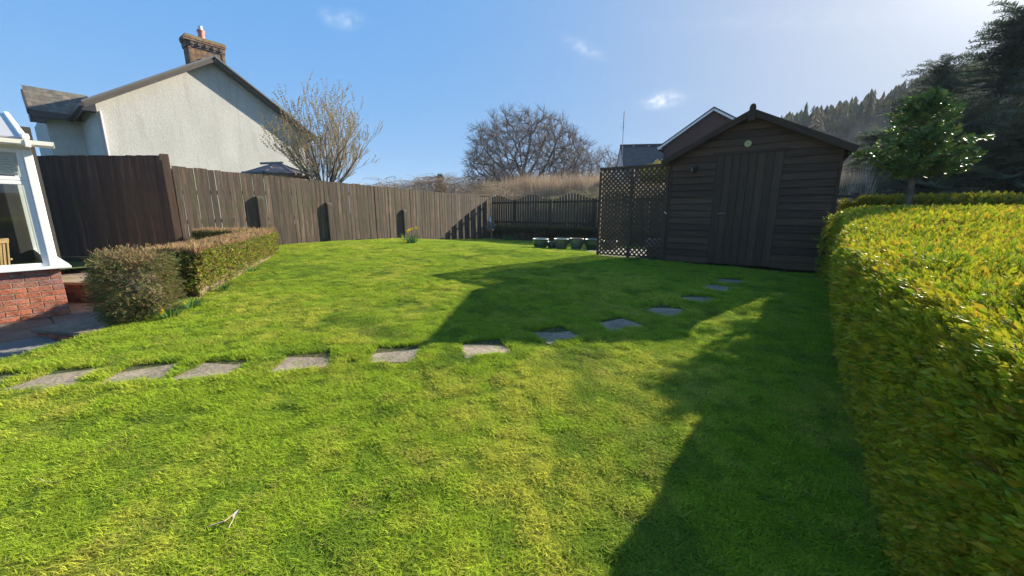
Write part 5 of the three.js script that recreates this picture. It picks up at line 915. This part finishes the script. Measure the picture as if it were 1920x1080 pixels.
{ // bracken bank right behind the hedge
  seed(361);
  const bY = (x, d) => 0.4 + 1.1 * sm(3.2, 7.5, x + 0.15 * (d - 8)) * (0.7 + 0.5 * fbm(x * 0.4, d * 0.4, 58, 3)) + 1.0 * sm(8, 18, Math.hypot(x, d) - 3);
  const g = new GB(), n = 40, P = (i, j) => { const x = lerp(2.6, 26, i / n), d = lerp(-4, 26, j / n); return [x, bY(x, d), -d, x, d]; }; for (let i = 0; i < n; i++) for (let j = 0; j < n; j++) g.quad(P(i, j), P(i + 1, j), P(i + 1, j + 1), P(i, j + 1));
  struct('bracken_bank', g.geo(), std(col(0.15, 0.11, 0.07), { map: earthMap, roughness: 1 }));
  const fr = new GB(); for (let k = 0; k < 9; k++) { const a = rr(0, 6.28), h = rr(0.2, 0.5), l = rr(0.15, 0.5), m = new THREE.Vector3(Math.cos(a) * l * 0.5, h, Math.sin(a) * l * 0.5), e = new THREE.Vector3(Math.cos(a) * l, h * rr(0.3, 0.9), Math.sin(a) * l); fr.tube(new THREE.Vector3(0, 0, 0), m, 0.006, 0.005, 3); fr.tube(m, e, 0.005, 0.002, 3); for (let j = 0; j < 4; j++) { const q = m.clone().lerp(e, j / 4); leafInto(fr, M4(q.x, q.y, q.z, 1.2, a + (j % 2 ? 1.3 : -1.3), 0), 0.13, 0.03, 0.2, 0.4); } }
  const sp = []; for (let k = 0; k < 5200; k++) { const x = rr(2.8, 20), d = rr(2, 24); sp.push({ x, y: bY(x, d) - 0.05, z: -d, ry: rr(0, 6), s: rr(0.7, 1.5), c: [col(0.36, 0.27, 0.19), col(0.29, 0.22, 0.16), col(0.44, 0.34, 0.24), col(0.22, 0.20, 0.11)][rnd() * 4 | 0].clone().multiplyScalar(rr(0.6, 1.15)) }); }
  tag(instanced(scene, 'dead_bracken', fr.geo(), leafMat({ roughness: 0.95, transmission: 0.2, specularIntensity: 0.1 }), sp), 'brown dead bracken covering the bank beyond the golden hedge', 'bracken');

  // spreading evergreens above the bank
  const spray = new GB(); { for (let k = 0; k < 22; k++) { const t = k / 21, x = t * 1.0, y = -0.16 * t * t + 0.10 * t; for (const sd of [-1, 1]) leafInto(spray, M4(x, y, 0, 1.45 + rr(-0.4, 0.4), 0, sd * (0.75 + 0.5 * rnd()) - Math.PI / 2), (0.20 * (1 - 0.5 * t) + 0.05) * rr(0.6, 1.2), 0.034, 0.15, rr(0, 0.5)); } spray.tube(new THREE.Vector3(0, 0, 0), new THREE.Vector3(1, -0.06, 0), 0.012, 0.004, 3); }
  const sg = spray.geo(), fm = leafMat({ roughness: 0.85, transmission: 0.5, specularIntensity: 0.3 });
  const evergreen = (label, az, r, h, R, n, tone, lean) => {
    const [x, d] = polar(az, r), t = thing('evergreen_tree', label, 'tree', [x, bY(x, d) - 0.3, -d], 0, 'evergreens above the bank'), g2 = new GB(), s = [];
    g2.tube(new THREE.Vector3(0, 0, 0), new THREE.Vector3(lean * 0.4, h * 0.5, 0), 0.22 * h / 8, 0.15 * h / 8, 8); g2.tube(new THREE.Vector3(lean * 0.4, h * 0.5, 0), new THREE.Vector3(lean, h, 0), 0.15 * h / 8, 0.02, 7);
    for (let k = 0; k < n; k++) { const v = Math.pow(rnd(), 0.8), y = lerp(0.06, 1, v) * h, RR = R * (1 - Math.pow(v, 1.5)) * rr(0.3, 1) + 0.1, a = rr(0, 6.28), l = Math.max(0, RR - 0.7); if (k % 4 === 0) g2.tube(new THREE.Vector3(lean * v, y * 0.97, 0), new THREE.Vector3(lean * v + Math.cos(a) * RR, y, Math.sin(a) * RR), 0.03, 0.008, 3); s.push({ x: lean * v + Math.cos(a) * l, y: y + rr(-0.15, 0.15), z: Math.sin(a) * l, ry: -a + rr(-0.4, 0.4), rz: rr(-0.15, 0.5), rx: rr(-0.3, 0.3), s: rr(0.6, 1.15), c: tone.clone().multiplyScalar(rr(0.65, 1.35)) }); }
    part(t, 'trunk', g2.geo(), M.bark); instanced(t, 'foliage', sg, fm, s);
  };
  const dk = col(0.085, 0.12, 0.075), ol = col(0.16, 0.16, 0.085), gy = col(0.11, 0.135, 0.10);
  evergreen('tall dark cypress with ragged boughs against the sky, topmost of the group', 49.4, 21, 5.6, 2.9, 560, dk, 0.5);
  evergreen('dark cypress at the right picture edge beside the tallest one', 53.6, 20, 5.0, 2.6, 520, gy, 0.6);
  evergreen('slim dark spire left of the tallest cypress', 46.8, 23, 4.9, 1.2, 360, gy, -0.2);
  evergreen('rounded dark evergreen right behind the holly crown', 45.0, 22, 3.9, 1.7, 420, dk, 0);
  evergreen('squat olive evergreen below the tallest cypress', 48.6, 16.5, 2.7, 1.9, 480, ol, 0);
  evergreen('squat olive evergreen at the right picture edge above the bracken', 52.5, 15, 2.4, 2.0, 480, ol, 0.2);
  evergreen('small dark evergreen between the shed roof and the holly', 42.6, 26, 3.4, 1.3, 280, dk, 0);
}
// ---------------------------------------------------------------- small things on the lawn
{
  const f = thing('feather', 'grey and white feather lying on the lawn at lower left', 'feather', [-1.72, land(-1.72, 0.40) + 0.032, -0.40], 0.9); f.scale.setScalar(0.75);
  const g = new GB(); leafInto(g, M4(0, 0, 0, -1.35, 0, 0), 0.075, 0.022, 0.4, 0.2); part(f, 'vane', g.geo(), std(col(0.30, 0.27, 0.25), { roughness: 0.9, side: THREE.DoubleSide }));
  const q = new GB(); q.tube(new THREE.Vector3(0, 0, 0.055), new THREE.Vector3(0, 0.004, -0.02), 0.0018, 0.001, 5); part(f, 'quill', q.geo(), std(col(0.6, 0.5, 0.38), { roughness: 0.7 }));
  const twig = new GB(); twig.tube(new THREE.Vector3(0, 0, 0), new THREE.Vector3(0.05, 0.006, 0.01), 0.0035, 0.003, 6); twig.tube(new THREE.Vector3(0.05, 0.006, 0.01), new THREE.Vector3(0.08, 0.01, -0.01), 0.003, 0.002, 6);
  tag(part(scene, numbered('dry_twig'), twig.geo(), std(col(0.48, 0.34, 0.22), { roughness: 0.9 }), [-1.76, land(-1.76, 0.33) + 0.033, -0.33], [0, 1.2, 0]), 'short dry brown twig on the lawn beside the feather', 'twig');
  const st = new GB(); st.tube(new THREE.Vector3(0, 0, 0), new THREE.Vector3(0.07, 0.012, 0.02), 0.0016, 0.0014, 4); st.tube(new THREE.Vector3(0.07, 0.012, 0.02), new THREE.Vector3(0.13, 0.006, 0.0), 0.0014, 0.001, 4);
  tag(part(scene, numbered('straw_stalk'), st.geo(), std(col(0.55, 0.45, 0.24), { roughness: 0.9 }), [-2.72, land(-2.72, -0.05) + 0.035, 0.05], [0, 0.4, 0]), 'pale straw stalk on the lawn near the left picture edge', 'straw');
}

scene.fog = new THREE.FogExp2(new THREE.Color(0.75, 0.8, 0.86), 0.0006);

renderer.render(scene, camera);
